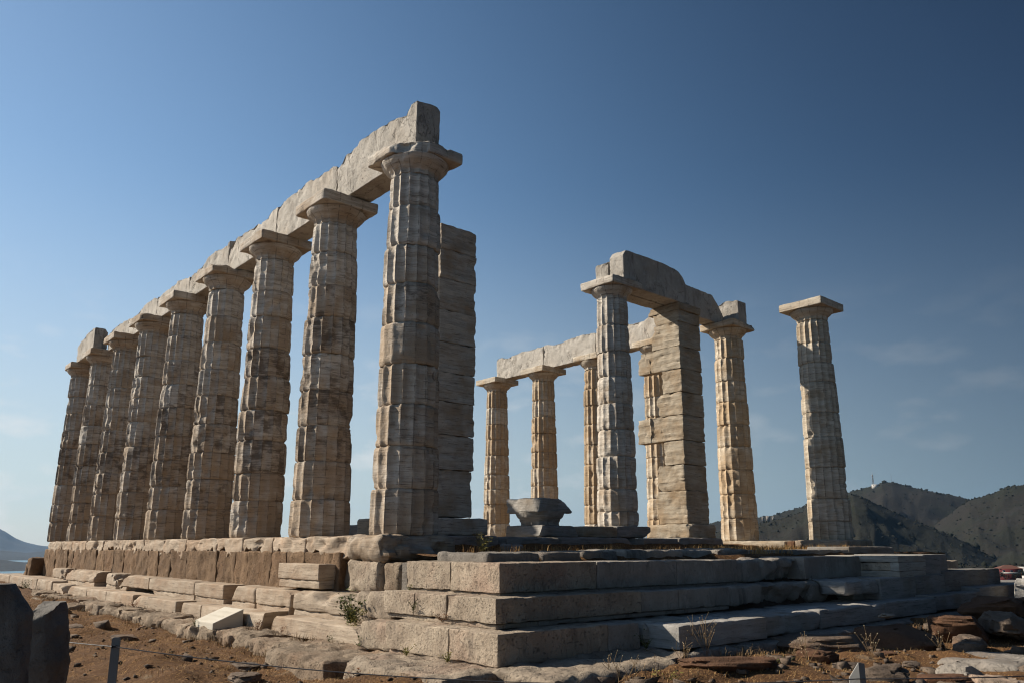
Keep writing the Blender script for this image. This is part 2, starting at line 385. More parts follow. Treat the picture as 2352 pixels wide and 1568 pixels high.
# ------------------------------------------------------------------ terrain
PX0, PX1, PY0, PY1 = -20.5, 4.55, -1.75, 13.9       # footprint of the temple platform
def ground_z(x, y):
    base = np.where(x > 4.0, -1.33, -1.50)
    k = np.clip((x-1.5)/3.0, 0, 1); base = -1.50+k*0.16
    k2 = np.clip((-x-6)/14.0, 0, 1); base = base+0.24*k2                # rises a little to the west end
    base = base-0.045*np.clip(-y-3.0, 0, 30)                           # falls gently to the south
    base = base-0.09*np.clip(x-5.6, 0, 40)                             # and to the east
    base = base+0.05*np.clip(y-6, 0, 8)*np.clip((x-4)/2, 0, 1)
    dx = np.maximum(np.maximum(PX0-6-x, x-16), 0); dy = np.maximum(np.maximum(-13-y, y-22), 0)
    d = np.hypot(dx, dy)
    drop = 0.36*d-0.00045*np.minimum(d, 230)**2
    drop = np.where(d > 230, 0.36*230-0.00045*230**2, drop)
    return base-drop, d
def build_ground():
    nr, na = 250, 384
    rad = np.concatenate([np.linspace(0.0, 14, 130)[1:], np.geomspace(14.3, 620, nr-129)])
    th = np.linspace(0, 2*np.pi, na, endpoint=False)
    c = np.array([5.0, -2.0])
    RR, TT = np.meshgrid(rad, th, indexing='ij')
    X = c[0]+RR*np.cos(TT); Y = c[1]+RR*np.sin(TT)
    x, y = X.ravel(), Y.ravel(); z, d = ground_z(x, y)
    P = np.stack([x, y, x*0], 1)
    inside = (x > PX0) & (x < PX1-0.3) & (y > PY0+0.2) & (y < PY1)
    n = 0.10*fbm(P*0.55+3, 4)+0.045*fbm(P*2.3+9, 4)+0.02*np.abs(fbm(P*6.0, 3))
    # low bedrock shelves coming through the soil, running east-west
    sh = fbm(P*np.array([0.35, 1.1, 1])+31, 3); n = n+0.09*np.clip(sh-0.15, 0, 0.5)/0.5
    z = z+n*np.clip(1-0*d, 0, 1)+np.clip(d/40, 0, 1)*6*fbm(P*0.02+5, 4)
    z = np.where(inside, -1.7, z)
    z = np.maximum(z, -61.5)
    V = np.vstack([[[c[0], c[1], -1.5]], np.stack([x, y, z], 1)])
    I = 1+np.arange(nr*na).reshape(nr, na) if len(rad) == nr else 1+np.arange(len(rad)*na).reshape(len(rad), na)
    J = np.roll(I, -1, 1)
    Q = np.stack([I[:-1], I[1:], J[1:], J[:-1]], -1).reshape(-1, 4)
    F = Q.tolist()+[[0, int(I[0, k]), int(J[0, k])] for k in range(na)]
    return V, F
V, F = build_ground(); struct(obj('ground', V, F, M_soil, ang=0, org=(0, 0, 0)))

def disc(r, z, n=96):
    a = np.linspace(0, 2*np.pi, n, endpoint=False)
    rs = [0, 300, 1500, 6000, r]; V = [[0, 0, z]]; F = []
    for q in rs[1:]: V += [[q*math.cos(t), q*math.sin(t), z] for t in a]
    for k in range(n): F.append([0, 1+k, 1+(k+1) % n])
    for j in range(len(rs)-2):
        for k in range(n): F.append([1+j*n+k, 1+(j+1)*n+k, 1+(j+1)*n+(k+1) % n, 1+j*n+(k+1) % n])
    return np.array(V), F
V, F = disc(40000, -60.0); struct(obj('sea', V, F, M_sea, ang=0, org=(0, 0, -60)))

RF = np.array([rgt[0], rgt[1]]); FF = np.array([fwd[0], fwd[1]])/math.hypot(fwd[0], fwd[1])
def bearing(px):     # picture column (2352 wide) on the horizon -> bearing off the view axis
    return math.atan((px-1176)/1813.0*1.0/ (math.cos(PITCH)+ ((784+59-1254)/1813.0)*0+0))
def ridge_pt(px, py, D):   # direction through picture point, at horizontal distance D
    v = fwd+rgt*((px-1176)/1813.0)-upv*((py-843)/1813.0)
    s = D/math.hypot(v[0], v[1]); return CAM+v*s
def hillrange(name, D, crest, depth, base, mat, seed, rough=1.0, nu=220, nv=44, gully=0.16):
    """a range of hills: the crest line at distance D, slopes falling to the base in front and behind"""
    pts = np.array([ridge_pt(px, py, D) for px, py in crest])
    s = np.concatenate([[0], np.cumsum(np.hypot(*(np.diff(pts[:, :2], axis=0).T)))]); u = np.linspace(0, s[-1], nu)
    cx, cy, cz = [np.interp(u, s, pts[:, k]) for k in range(3)]
    k = np.ones(5)/5; 
    v = np.linspace(-1, 1, nv); v = np.sign(v)*np.abs(v)**1.2
    out = np.stack([cx-CAM[0], cy-CAM[1]], 1); out /= np.linalg.norm(out, axis=1)[:, None]
    V = []
    for j, t in enumerate(v):
        dist = t*depth
        f = 1-np.abs(t); f = f**(1.15)
        endf = np.minimum(1, np.minimum(u, s[-1]-u)/(0.12*s[-1]+1e-6)*1.0+0.25)
        X = cx+out[:, 0]*dist; Y = cy+out[:, 1]*dist
        hh = (cz-base)*f
        P = np.stack([X, Y, 0*X], 1)/depth*4.0
        n = fbm(P+seed, 5); g = np.abs(fbm(P*1.7+seed*2, 4))
        a = np.abs(t)*(1-np.abs(t))*4
        hh = hh+(cz-base)*(gully*n-gully*0.8*g)*a*rough+(cz-base)*0.014*fbm(P*9+seed, 3)*rough
        V.append(np.stack([X, Y, base-2+hh+2*f], 1))
    V = np.array(V).reshape(-1, 3); I = np.arange(nv*nu).reshape(nv, nu)
    Q = np.stack([I[:-1, :-1], I[:-1, 1:], I[1:, 1:], I[1:, :-1]], -1).reshape(-1, 4)
    o = struct(obj(name, V, Q, mat, ang=0, org=(0, 0, 0)))
    return o, V.reshape(nv, nu, 3)
CA = [(1380, 1262), (1500, 1236), (1640, 1197), (1700, 1191), (1770, 1182), (1820, 1168), (1850, 1158), (1900, 1140), (1955, 1126), (1990, 1116),
      (2008, 1113), (2025, 1104), (2050, 1105), (2080, 1112), (2130, 1124), (2180, 1134), (2225, 1144), (2300, 1170), (2420, 1190), (2560, 1215)]
CB = [(2120, 1225), (2180, 1178), (2225, 1146), (2255, 1138), (2282, 1131), (2302, 1119), (2330, 1112), (2352, 1109), (2420, 1103), (2520, 1112), (2680, 1100), (2900, 1130)]
CC = [(1560, 1262), (1640, 1222), (1720, 1205), (1800, 1188), (1845, 1172), (1856, 1152), (1875, 1150), (1900, 1148), (1930, 1138), (1960, 1134), (1985, 1142), (2010, 1155),
      (2060, 1178), (2110, 1198), (2160, 1217), (2205, 1237), (2250, 1262), (2290, 1285), (2340, 1300)]
hillA, HA = hillrange('hill', 2100, CA, 800, -62, M_hill, 3.0)
hillB, HB = hillrange('hill', 1650, CB, 700, -62, M_hill, 8.0)
hillC, HC = hillrange('hill', 1250, CC, 430, -62, M_hill, 12.0)
# low coastal flat with the houses, in front of the hills
CD = [(1500, 1290), (1700, 1284), (1900, 1280), (2050, 1283), (2150, 1288), (2230, 1296), (2300, 1300), (2352, 1292), (2420, 1280), (2560, 1278), (2760, 1285)]
hillD, HD = hillrange('hill', 720, CD, 260, -61, M_hill, 21.0, 0.6)
CM1 = [(-700, 1215), (-500, 1185), (-300, 1160), (-150, 1178), (-60, 1193), (0, 1212), (18, 1222), (35, 1234), (60, 1244), (85, 1250), (105, 1253), (150, 1251), (230, 1246), (330, 1256)]
CM2 = [(-500, 1272), (-300, 1268), (-120, 1275), (0, 1283), (30, 1287), (60, 1290), (85, 1285), (110, 1279), (150, 1272), (220, 1276), (300, 1288)]
CM3 = [(-600, 1262), (-200, 1258), (0, 1262), (60, 1268), (105, 1264), (180, 1262), (300, 1270)]
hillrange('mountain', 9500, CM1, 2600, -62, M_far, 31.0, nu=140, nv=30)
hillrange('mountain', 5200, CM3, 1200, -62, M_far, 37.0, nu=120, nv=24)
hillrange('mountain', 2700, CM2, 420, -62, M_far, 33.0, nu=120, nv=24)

# scrub and low trees over the hills: too many to count
def scrub():
    rs = np.random.RandomState(5)
    ico = np.array([(0, 0, 1), (0.9, 0, 0.35), (0.28, 0.85, 0.35), (-0.72, 0.53, 0.35), (-0.72, -0.53, 0.35), (0.28, -0.85, 0.35),
                    (0.7, 0.5, -0.4), (-0.27, 0.82, -0.4), (-0.86, 0, -0.4), (-0.27, -0.82, -0.4), (0.7, -0.5, -0.4)])
    tri = []
    for k in range(5):
        a, b = 1+k, 1+(k+1) % 5; tri.append((0, a, b)); c = 6+k; tri.append((a, c, b)); tri.append((b, c, 6+(k+1) % 5))
    tri = np.array(tri); Vs = []; Fs = []; n = 0
    for H, num, sz in ((HA, 1500, 1.3), (HB, 1100, 1.15), (HC, 1300, 0.95), (HD, 2600, 1.0)):
        nv, nu, _ = H.shape
        for _ in range(num):
            j = rs.uniform(0.12, 0.56)*(nv-1) if (rs.rand() > 0.45 or H is HD) else 0.5*(nv-1)+rs.normal()*0.5
            i = rs.uniform(0, nu-1.01); j = min(max(j, 0), nv-1.01)
            a, b = int(j), int(i); fj, fi = j-a, i-b
            p = (H[a, b]*(1-fi)+H[a, b+1]*fi)*(1-fj)+(H[a+1, b]*(1-fi)+H[a+1, b+1]*fi)*fj
            s = sz*rs.lognormal(0, 0.45); k = ico*np.array([s, s, s*rs.uniform(0.6, 1.1)])*(1+0.3*rs.normal(size=(11, 1)))
            Vs.append(k+p+[0, 0, 0.4*s]); Fs.append(tri+n); n += 11
    return np.vstack(Vs), np.vstack(Fs)
V, F = scrub(); o = obj('scrub', V, F, M_scrub, ang=0, org=(0, 0, -60)); tag(o, 'dark green scrub and low trees covering the distant hillsides', 'scrub', kind='stuff')

# ------------------------------------------------------------------ temple platform
# soil and rubble fill of the platform, inside the masonry
def sheet(x0, x1, y0, y1, zf, res=0.12):
    xs = np.linspace(x0, x1, int((x1-x0)/res)+1); ys = np.linspace(y0, y1, int((y1-y0)/res)+1)
    X, Y = np.meshgrid(xs, ys, indexing='ij'); P = np.stack([X.ravel(), Y.ravel(), 0*X.ravel()], 1)
    P[:, 2] = zf(P); I = np.arange(X.size).reshape(X.shape)
    return P, np.stack([I[:-1, :-1], I[1:, :-1], I[1:, 1:], I[:-1, 1:]], -1).reshape(-1, 4)
V, F = sheet(-19.8, 2.95, -0.30, 12.9, lambda P: np.where((P[:, 0] > 2.40) & (P[:, 1] > 9.0), -0.95, np.where(P[:, 0] > 2.55, -0.42, np.where(P[:, 0] > -1.6, -0.29, -0.12)))+0.05*fbm(P*1.6, 4))
struct(obj('terrace', V, F, M_soil, ang=0, org=(0, 0, -0.3)))
# lower fill seen in the broken places of the steps
V, F = sheet(2.4, 4.5, -0.9, 13.2, lambda P: np.where(P[:, 1] > 9.1, -1.32, 0)+np.where(P[:, 1] > 9.1, 0, 1)*np.where(P[:, 0] < 3.0, -0.62, np.where(P[:, 0] < 3.38, -0.74, np.where(P[:, 0] < np.where(P[:, 1] < 0.7, 3.6, 3.75), -1.04, -1.32)))+0.05*fbm(P*2.6, 4))
struct(obj('rubble_fill', V, F, M_rock, ang=0, org=(3.4, 5, -1), color=(0, 0, 0.62, 1)))

rnd = random.Random(11)
def col3(p=0.0, w=0.3, b=1.0): return (p, w, b, 1)

# brown poros core wall under the south colonnade
core = thing('foundation_wall', (-10.0, -0.5, -1.5), 'brown pitted poros wall under the white marble band of the left colonnade', 'wall')
x = -19.4; k = 0
while x < -0.8:
    w = rnd.uniform(0.52, 1.0); x1 = min(x+w, -0.62)
    a = rnd.uniform(-0.012, 0.012)
    V, Q = block((x+0.003, -0.66+a, -1.40), (x1-0.003, 0.35, -0.25), 0.010, 0.06, 0.03, 4.0, 300+k, 0.022, chip=0.03)
    V[:, 1] += 0.035*np.abs(fbm(V*np.array([5.0, 1, 1.2]), 3))*(V[:, 1] < 0)
    obj('wall_block', V, Q, M_core, core, col3(0, 0, rnd.uniform(0.85, 1.15))); x = x1; k += 1
for (a, b, zb) in ((-20.3, -19.9, -0.72), (-19.95, -19.45, -0.5)):
    V, Q = block((a, -1.0, -1.35), (b, 0.2, zb), 0.05, 0.1, 0.05, 3.5, 340+k, 0.1); obj('wall_block', V, Q, M_core, core, col3(0, 0, 1)); k += 1

# marble stylobate course of the south side, broken along its lower edge
styl = thing('stylobate_course', (-10.0, 0.0, -0.4), 'pale marble band with ragged lower edge under the left row of columns', 'stylobate')
xs = [-19.1, -17.4, -16.2, -14.6, -12.9, -11.2, -9.6, -8.3, -6.9, -5.3, -4.1, -2.9, -1.75, -0.42]
for k in range(len(xs)-1):
    x0, x1 = xs[k], xs[k+1]
    def warp(P, k=k):
        lowf = 0.27+0.15*fbm(np.stack([P[:, 0]*1.9, 0*P[:, 0]+k*0.37, 0*P[:, 0]], 1), 2)+0.12*fbm(np.stack([P[:, 0]*7.0, 0*P[:, 0]+k*0.37+9, 0*P[:, 0]], 1), 3)
        t = (P[:, 2]+0.42)/0.40
        f = P[:, 1] < 0.0
        P[:, 2] = np.where(f, -0.015-(1-t)*np.clip(lowf, 0.16, 0.42), P[:, 2])
        bite = np.clip(fbm(P*np.array([1.6, 0.4, 2.6])+k*3.3, 4)-0.12, 0, 1)
        P[:, 1] += np.where(f, 0.10*bite, 0)
        P[:, 2] -= np.where(f & (t > 0.8), 0.10*np.clip(fbm(P*np.array([1.3, 1.3, 0])+40+k, 3)-0.05, 0, 1), 0)
        return P
    V, Q = block((x0+0.008, -0.64, -0.42), (x1-0.008, 0.62, -0.02), 0.012, 0.05, 0.012, 5.0, 20+k, 0.035, warp=warp, chip=0.03)
    obj('stylobate_block', V, Q, M_step, styl, col3(0.1, 0.35, rnd.uniform(1.0, 1.2)))

# big worn block under the nearest column, and the stones propping it
V, Q = block((-0.44, -0.66, -0.37), (0.54, 0.50, -0.01), 0.13, 0.04, 0.04, 3.6, 60, 0.14, chip=0.07)
V[:, 0] += 0.10*np.clip(fbm(V*np.array([1.2, 1.2, 2.4])+4, 4), -0.6, 0.6)
V[:, 1] -= 0.05*np.sin((V[:, 2]+0.36)/0.35*3.1)*(V[:, 1] < -0.2)
V[:, 0] += 0.07*np.sin((V[:, 2]+0.36)/0.35*3.1)*(V[:, 0] > 0.5)
o = obj('column_base_block', V, Q, M_pier, None, col3(0.30, 0.62, 1.05)); tag(o, 'big rounded worn marble block carrying the nearest tall column', 'stone block')
V, Q = block((-0.38, -0.70, -0.78), (0.46, 0.3, -0.34), 0.06, 0.05, 0.04, 3.0, 61, 0.12, [((0.42, -0.7, -0.40), (1, -0.25, 0.7), 0.1)], chip=0.05)
o = obj('prop_stone', V, Q, M_por, None, col3(0, 0, 0.9)); tag(o, 'large pitted tan stone propping the rounded block under the nearest column', 'stone block')
V, Q = block((0.48, -0.66, -0.76), (0.90, 0.2, -0.37), 0.05, 0.05, 0.03, 3.0, 62, 0.08, chip=0.04)
o = obj('prop_stone', V, Q, M_ledge, None, col3(0, 0, 0.9)); tag(o, 'small brown stone squeezed between the large prop stone and the top pale step', 'stone block')
V, Q = block((-0.72, -0.55, -0.78), (-0.40, 0.3, -0.38), 0.05, 0.06, 0.03, 3.0, 63, 0.08, chip=0.04)
o = obj('prop_stone', V, Q, M_ledge, None, col3(0, 0, 0.9)); tag(o, 'shaded brown stone between the marble ashlar and the large prop stone', 'stone block')

def step_block(name, lo, hi, band, label, seed, mat=M_step, wear=0.03, cuts=(), c=None, chip=0.02, amp=0.008, group=None, notch=(), cat='step block'):
    """marble step block with the recessed strip along its foot"""
    t = thing(name, ((lo[0]+hi[0])/2, (lo[1]+hi[1])/2, lo[2]), label, cat, group)
    c = c or col3(0.08, 0.3, rnd.uniform(0.95, 1.12))
    V, Q = block((lo[0], lo[1], lo[2]+band), hi, 0.012, 0.055, amp, 5.0, seed, wear, cuts, chip=chip)
    obj('face', V, Q, mat, t, c)
    V, Q = block((lo[0]+0.012, lo[1]+0.022, lo[2]), (hi[0]-0.012, hi[1], lo[2]+band+0.004), 0.012, 0.055, amp, 5.0, seed+0.5, wear*0.6, list(cuts)+list(notch), chip=chip)
    obj('foot_strip', V, Q, mat, t, c)
    return t
# second course, displaced marble blocks along the south side
Y2, Z2T, Z2B = -1.03, -0.785, -1.135
step_block('step_block', (-16.5, -0.98, Z2B), (-15.0, -0.6, -0.76), 0.11, 'rough broken block at the far left end of the upper displaced row', 101, wear=0.12, cuts=[((-15.6, -1, -0.8), (0.6, -0.6, 0.9), 0.2)])
step_block('step_block', (-14.7, Y2, Z2B), (-11.85, -0.45, -0.765), 0.11, 'long block with worn sloping left shoulder and dark shaded right end, upper displaced row', 102, wear=0.06,
           cuts=[((-14.3, -1.0, -0.82), (-0.8, -0.5, 1), 0.15), ((-13.2, -1.05, -0.8), (0.1, -0.8, 1), 0.12)])
step_block('step_block', (-10.95, Y2+0.03, Z2B), (-10.02, -0.5, -0.77), 0.11, 'small broken slanted block just right of the dark gap, upper displaced row', 103, wear=0.1,
           cuts=[((-10.45, -1.0, -0.8), (0.9, -0.4, 0.9), 0.15)])
step_block('step_block', (-10.0, Y2, Z2B), (-7.72, -0.55, Z2T), 0.12, 'block with a scooped and fractured top left, third in the unbroken upper run', 104, wear=0.04,
           cuts=[((-9.3, -1.0, -0.80), (-0.7, -0.7, 1.0), 0.2)], notch=[((-9.25, -1, -1.05), (1, -0.6, -0.2), 0.06)])
step_block('step_block', (-7.70, Y2, Z2B), (-5.17, -0.55, Z2T-0.005), 0.12, 'smooth middle block of the upper run with a hole broken in its foot', 105, wear=0.02,
           notch=[((-7.1, -1.2, -1.02), (-0.4, -1, -0.9), 0.1)])
step_block('step_block', (-5.15, Y2, Z2B-0.01), (-3.82, -0.55, Z2T-0.01), 0.12, 'square ended block closing the upper run beside the dark gap', 106, wear=0.012, chip=0.008, c=col3(0.0, 0.45, 1.0))
step_block('step_block', (-3.52, Y2, Z2B-0.01), (-2.57, -0.5, -0.79), 0.11, 'block with rounded left side and carved scratches above the white plaque', 107, wear=0.07,
           cuts=[((-3.35, -1.0, -0.86), (-0.9, -0.45, 0.6), 0.06)])
step_block('step_block', (-2.54, Y2, Z2B-0.01), (-1.33, -0.5, -0.79), 0.12, 'straight edged block right of the carved round shouldered block', 108, wear=0.02,
           cuts=[((-1.5, -1.0, -0.80), (0.5, -0.3, 1.2), 0.05)], notch=[((-1.4, -1.0, -1.1), (1, -0.2, -0.3), 0.03)])
step_block('step_block', (-1.22, Y2-0.02, Z2B-0.02), (0.50, -0.42, -0.78), 0.12, 'grey fractured boulder like block with sloping top right of the others', 109, mat=M_step, wear=0.04,
           cuts=[((-0.3, -1.0, -0.86), (0.1, -0.55, 1), 0.09), ((0.36, -0.9, -0.95), (1, -0.4, 0.5), 0.08)], c=col3(0.05, 0.1, 0.95), chip=0.035)
# block standing on the upper row against the brown wall
step_block('ashlar_block', (-2.02, -0.92, -0.755), (-0.74, -0.5, -0.41), 0.12, 'neat squared marble block standing against the brown wall beside the nearest column', 110, wear=0.015, chip=0.012, c=col3(0.02, 0.4, 1.05))

# third course, long marble row near the ground
Y3, Z3T, Z3B = -1.36, -1.105, -1.335
row3 = [(-22.4, -20.3, 'far leftmost block of the low marble row, against the sea', 0.07), (-20.28, -18.2, 'second block of the low row from the far left end', 0.05),
        (-18.18, -16.3, 'third block of the low row from the far left end', 0.05), (-16.28, -14.45, 'fourth block of the low row, ending at a dark crack', 0.04)]
for k, (a, b, lab, w) in enumerate(row3):
    V, Q = block((a, Y3-0.02, Z3B-0.02), (b, -0.7, Z3T+0.055), 0.02, 0.08, 0.01, 4, 130+k, w, chip=0.03)
    tag(obj('step_block', V, Q, M_step, None, col3(0.05, 0.3, rnd.uniform(0.95, 1.1))), lab, 'step block')
row3 = [(-14.40, -13.15, 'short low row block with a broken top right corner', 0.03, [((-13.6, -1.2, -1.12), (0.7, -0.2, 1), 0.08)]),
        (-13.1, -11.02, 'low row block with a steep worn slope on its left end', 0.05, [((-12.6, -1.2, -1.14), (-0.7, -0.25, 1), 0.08)]),
        (-11.0, -9.42, 'low row block below the hollowed shoulder blocks', 0.02, []), (-9.4, -7.52, 'low row block with a white scraped patch on its face', 0.02, []),
        (-7.5, -5.07, 'long low row block with chipped top edge ending in a dark gap', 0.015, [((-7.0, -1.36, -1.11), (-0.3, -0.9, 1), 0.05)]),
        (-4.85, -3.88, 'small trapezoid block just right of the dark gap in the low row', 0.02, [((-4.75, -1.2, -1.2), (-1, 0, 0.42), 0.01)]),
        (-3.85, -1.36, 'low row block behind the white plaque', 0.015, [((-1.5, -1.2, -1.2), (1, 0, -0.55), 0.02)]),
        (-1.28, 1.22, 'last block at the right end of the low row, cracked across its face', 0.02, [((-1.15, -1.2, -1.2), (-1, 0, 0.6), 0.02), ((1.05, -1.25, -1.12), (0.4, -0.15, 1), 0.06)])]
for k, (a, b, lab, w, cuts) in enumerate(row3):
    V, Q = block((a, Y3, Z3B), (b, -0.72, Z3T), 0.014, 0.06, 0.007, 4.5, 140+k, w, cuts, chip=0.018)
    tag(obj('step_block', V, Q, M_step, None, col3(0.04, 0.3, rnd.uniform(0.98, 1.12))), lab, 'step block')

# eroded poros foundation ledge at ground level
ledge = thing('poros_ledge', (-6, -1.6, -1.6), 'deeply eroded poros ledge along the ground below the marble rows', 'ledge')
x = -15.2; k = 0
while x < 1.85:
    w = rnd.uniform(0.5, 1.25); x1 = min(x+w, 1.9)
    t = (x+15.2)/17.0
    yf = -1.72-0.12*rnd.random()-0.10*t
    V, Q = block((x, yf, -1.70), (x1-0.012, -1.25, -1.31+rnd.uniform(-0.03, 0.03)), 0.05, 0.05, 0.045, 4.2, 170+k, 0.10, chip=0.07)
    V[:, 1] += 0.05*np.clip(fbm(V*np.array([7.0, 2, 3.2])+5, 3), -0.5, 1)*(V[:, 1] < -1.4)
    obj('ledge_block', V, Q, M_ledge, ledge, col3(0, 0, rnd.uniform(0.85, 1.1))); x = x1; k += 1
for (a, b, c, lab, sd) in (((-12.9, -2.1, -1.62), (-12.2, -1.72, -1.38), 1, 'small eroded stone in front of the left end of the poros ledge', 1),
                           ((-9.9, -2.15, -1.66), (-9.2, -1.7, -1.36), 1, 'rounded stone leaning on the poros ledge, left of centre', 2)):
    V, Q = block(a, b, 0.08, 0.05, 0.05, 4, 200+sd, 0.1); tag(obj('loose_stone', V, Q, M_ledge, None, col3(0, 0, 1)), lab, 'stone')
V, Q = block((0.55, -2.25, -1.72), (1.98, -1.50, -1.305), 0.04, 0.05, 0.03, 3.6, 210, 0.06, chip=0.04)
tag(obj('foundation_slab', V, Q, M_ledge, None, col3(0, 0, 0.9)), 'square brown foundation slab at the right end of the poros ledge', 'slab')

# reconstructed pale poros steps at the south-east corner, each course with its blocks
def poros_course(x1, y0, zt, zb, southx, easty, sx, sy, label, seed, depth=0.6):
    """L-shaped course: seams sx along the south face (from southx to x1), seams sy along the east face (from y0 to easty)"""
    t = thing('poros_step', (x1-0.5, y0+0.5, zb), label, 'step')
    xs = [southx]+sx; k = 0
    for a, b in zip(xs[:-1], xs[1:]):
        V, Q = block((a+0.004, y0, zb), (b-0.004, y0+depth, zt), 0.006, 0.035, 0.008, 6, seed+k, 0.014, chip=0.03)
        obj('step_stone', V, Q, M_por, t, col3(0, 0, rnd.uniform(0.95, 1.12))); k += 1
    ys = [y0]+sy+[easty]
    a0 = xs[-1]
    for j, (a, b) in enumerate(zip(ys[:-1], ys[1:])):
        lo = (a0+0.003, a+0.003, zb) if j == 0 else (x1-depth, a+0.003, zb)
        hi = (x1+rnd.uniform(-0.012, 0.004)*(j > 0), b-0.004, zt-rnd.uniform(0, 0.01)*(j > 0))
        V, Q = block(lo, hi, 0.006, 0.035, 0.006, 6, seed+20+k, 0.013, chip=0.028)
        obj('step_stone', V, Q, M_por if j == 0 else M_porG, t, col3(0, 0, rnd.uniform(0.92, 1.08)*(1.0 if j == 0 else 1.2))); k += 1
    # thin bedding course below, set back
    V, Q = block((southx+0.05, y0+0.03, zb-0.052), (x1-0.03, y0+depth, zb-0.004), 0.006, 0.06, 0.006, 6, seed+50, 0.012, chip=0.02)
    obj('bedding_stone', V, Q, M_por, t, col3(0, 0, 0.95))
    V, Q = block((x1-depth, y0+depth, zb-0.052), (x1-0.03, easty, zb-0.004), 0.006, 0.08, 0.006, 6, seed+51, 0.012, chip=0.02)
    obj('bedding_stone', V, Q, M_porG, t, col3(0, 0, 1.1))
    return t
poros_course(3.20, -0.93, -0.338, -0.642, 1.47, 3.42, [2.35], [0.55, 2.05], 'highest of the three pale poros corner steps', 400)
poros_course(3.52, -1.25, -0.665, -0.905, 1.50, 2.72, [2.12, 2.72], [0.95, 1.65], 'middle one of the three pale poros corner steps', 450)
poros_course(3.85, -1.50, -0.955, -1.245, 1.95, 0.50, [3.10], [0.0], 'lowest of the three pale poros corner steps', 500)
# joint packing behind the corner steps so no hole shows
V, Q = block((1.3, -0.88, -1.30), (3.15, 3.4, -0.36), 0.01, 0.3, 0.0, 1, 520)
struct(obj('foundation', V, Q, M_porG, None, col3(0, 0, 0.6)))
# left ends of the poros steps: rough low stones running on to the west
for (lo, hi, lab, sd) in (((0.95, -1.15, -1.02), (1.49, -0.6, -0.70), 'rough stone tucked under the left end of the middle poros step', 1),
                          ((0.55, -1.05, -1.10), (0.98, -0.5, -0.72), 'rough tan stone behind the bush beside the grey boulder like block', 2),
                          ((1.25, -1.42, -1.30), (1.96, -0.8, -1.00), 'pinkish stone at the left end of the lowest poros step', 3)):
    V, Q = block(lo, hi, 0.03, 0.05, 0.02, 4, 530+sd, 0.05, chip=0.04); tag(obj('rough_stone', V, Q, M_por, None, col3(0, 0, 0.9)), lab, 'stone')

# broken blocks and restored marble pieces of the east front, going north
def single(name, lo, hi, mat, lab, sd, r=0.02, res=0.05, amp=0.012, wear=0.04, cuts=(), c=col3(), chip=0.03, cat='step block'):
    V, Q = block(lo, hi, r, res, amp, 4.0, sd, wear, cuts, chip=chip)
    return tag(obj(name, V, Q, mat, None, c), lab, cat)
G1 = col3(0.02, 0.1, 1.0)
single('step_block', (2.45, 3.45, -0.66), (3.14, 4.10, -0.36), M_porG, 'cracked grey block right after the smooth part of the highest step', 600, 0.05, 0.045, 0.03, 0.09, c=col3(0, 0, 1.15), chip=0.08)
single('step_block', (2.42, 4.12, -0.66), (3.10, 5.30, -0.35), M_porG, 'crumbling rounded grey block of the highest step', 601, 0.07, 0.045, 0.035, 0.12, cuts=[((3.0, 4.7, -0.6), (1, 0.2, -0.6), 0.1)], c=col3(0, 0, 1.15), chip=0.09)
single('step_block', (2.40, 5.18, -0.66), (3.22, 7.05, -0.325), M_porG, 'long squared block of the highest step before the projecting pale pier', 602, 0.01, 0.06, 0.006, 0.015, c=col3(0, 0, 1.2), chip=0.012)
t = thing('projecting_pier', (3.5, 8.2, -0.66), 'pale projecting corner of the highest step with a framed rough south side', 'step block')
V, Q = block((3.10, 7.00, -0.555), (3.80, 9.6, -0.42), 0.01, 0.05, 0.012, 8, 610, 0.02, chip=0.02); obj('rough_panel', V, Q, M_por, t, col3(0, 0, 1.1))
V, Q = block((2.6, 6.975, -0.418), (3.86, 8.05, -0.315), 0.008, 0.06, 0.003, 5, 611, 0.006, chip=0.008); obj('cap_course', V, Q, M_marW, t, col3(0, 0.1, 0.9))
V, Q = block((2.6, 6.985, -0.655), (3.86, 8.0, -0.557), 0.008, 0.06, 0.003, 5, 612, 0.006, chip=0.008); obj('foot_course', V, Q, M_marW, t, col3(0, 0.1, 0.85))
V, Q = block((3.72, 6.978, -0.556), (3.862, 8.02, -0.419), 0.006, 0.06, 0.002, 5, 613, 0.004, chip=0.006); obj('corner_post', V, Q, M_marW, t, col3(0, 0.1, 0.9))
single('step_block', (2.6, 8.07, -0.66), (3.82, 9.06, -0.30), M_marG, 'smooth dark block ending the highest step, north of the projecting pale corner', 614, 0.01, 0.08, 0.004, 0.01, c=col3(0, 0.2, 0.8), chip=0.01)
# middle course going north
single('step_block', (2.9, 2.74, -0.92), (3.48, 3.55, -0.67), M_porG, 'grey block with a worn corner after the smooth part of the middle step', 620, 0.03, 0.05, 0.015, 0.06, c=col3(0, 0, 1.1), chip=0.05)
single('step_block', (2.85, 3.57, -1.0), (3.50, 4.85, -0.68), M_porG, 'hollowed crumbling block of the middle step', 621, 0.06, 0.05, 0.035, 0.12, cuts=[((3.3, 4.2, -0.9), (1, -0.1, -0.9), 0.1)], c=col3(0, 0, 1.0), chip=0.08)
single('step_block', (2.8, 4.87, -0.98), (3.42, 5.5, -0.68), M_porG, 'rounded end of the crumbling middle step by the dark hollow', 622, 0.08, 0.05, 0.03, 0.12, c=col3(0, 0, 1.0), chip=0.06)
single('marble_slab', (3.0, 5.15, -0.865), (3.86, 6.2, -0.655), M_marG, 'ragged overhanging end of the marble slab above the dark hollow', 630, 0.03, 0.05, 0.02, 0.06, cuts=[((3.3, 5.25, -0.75), (-0.55, -1, -0.3), 0.08)], c=col3(0, 0.1, 1.0), chip=0.05)
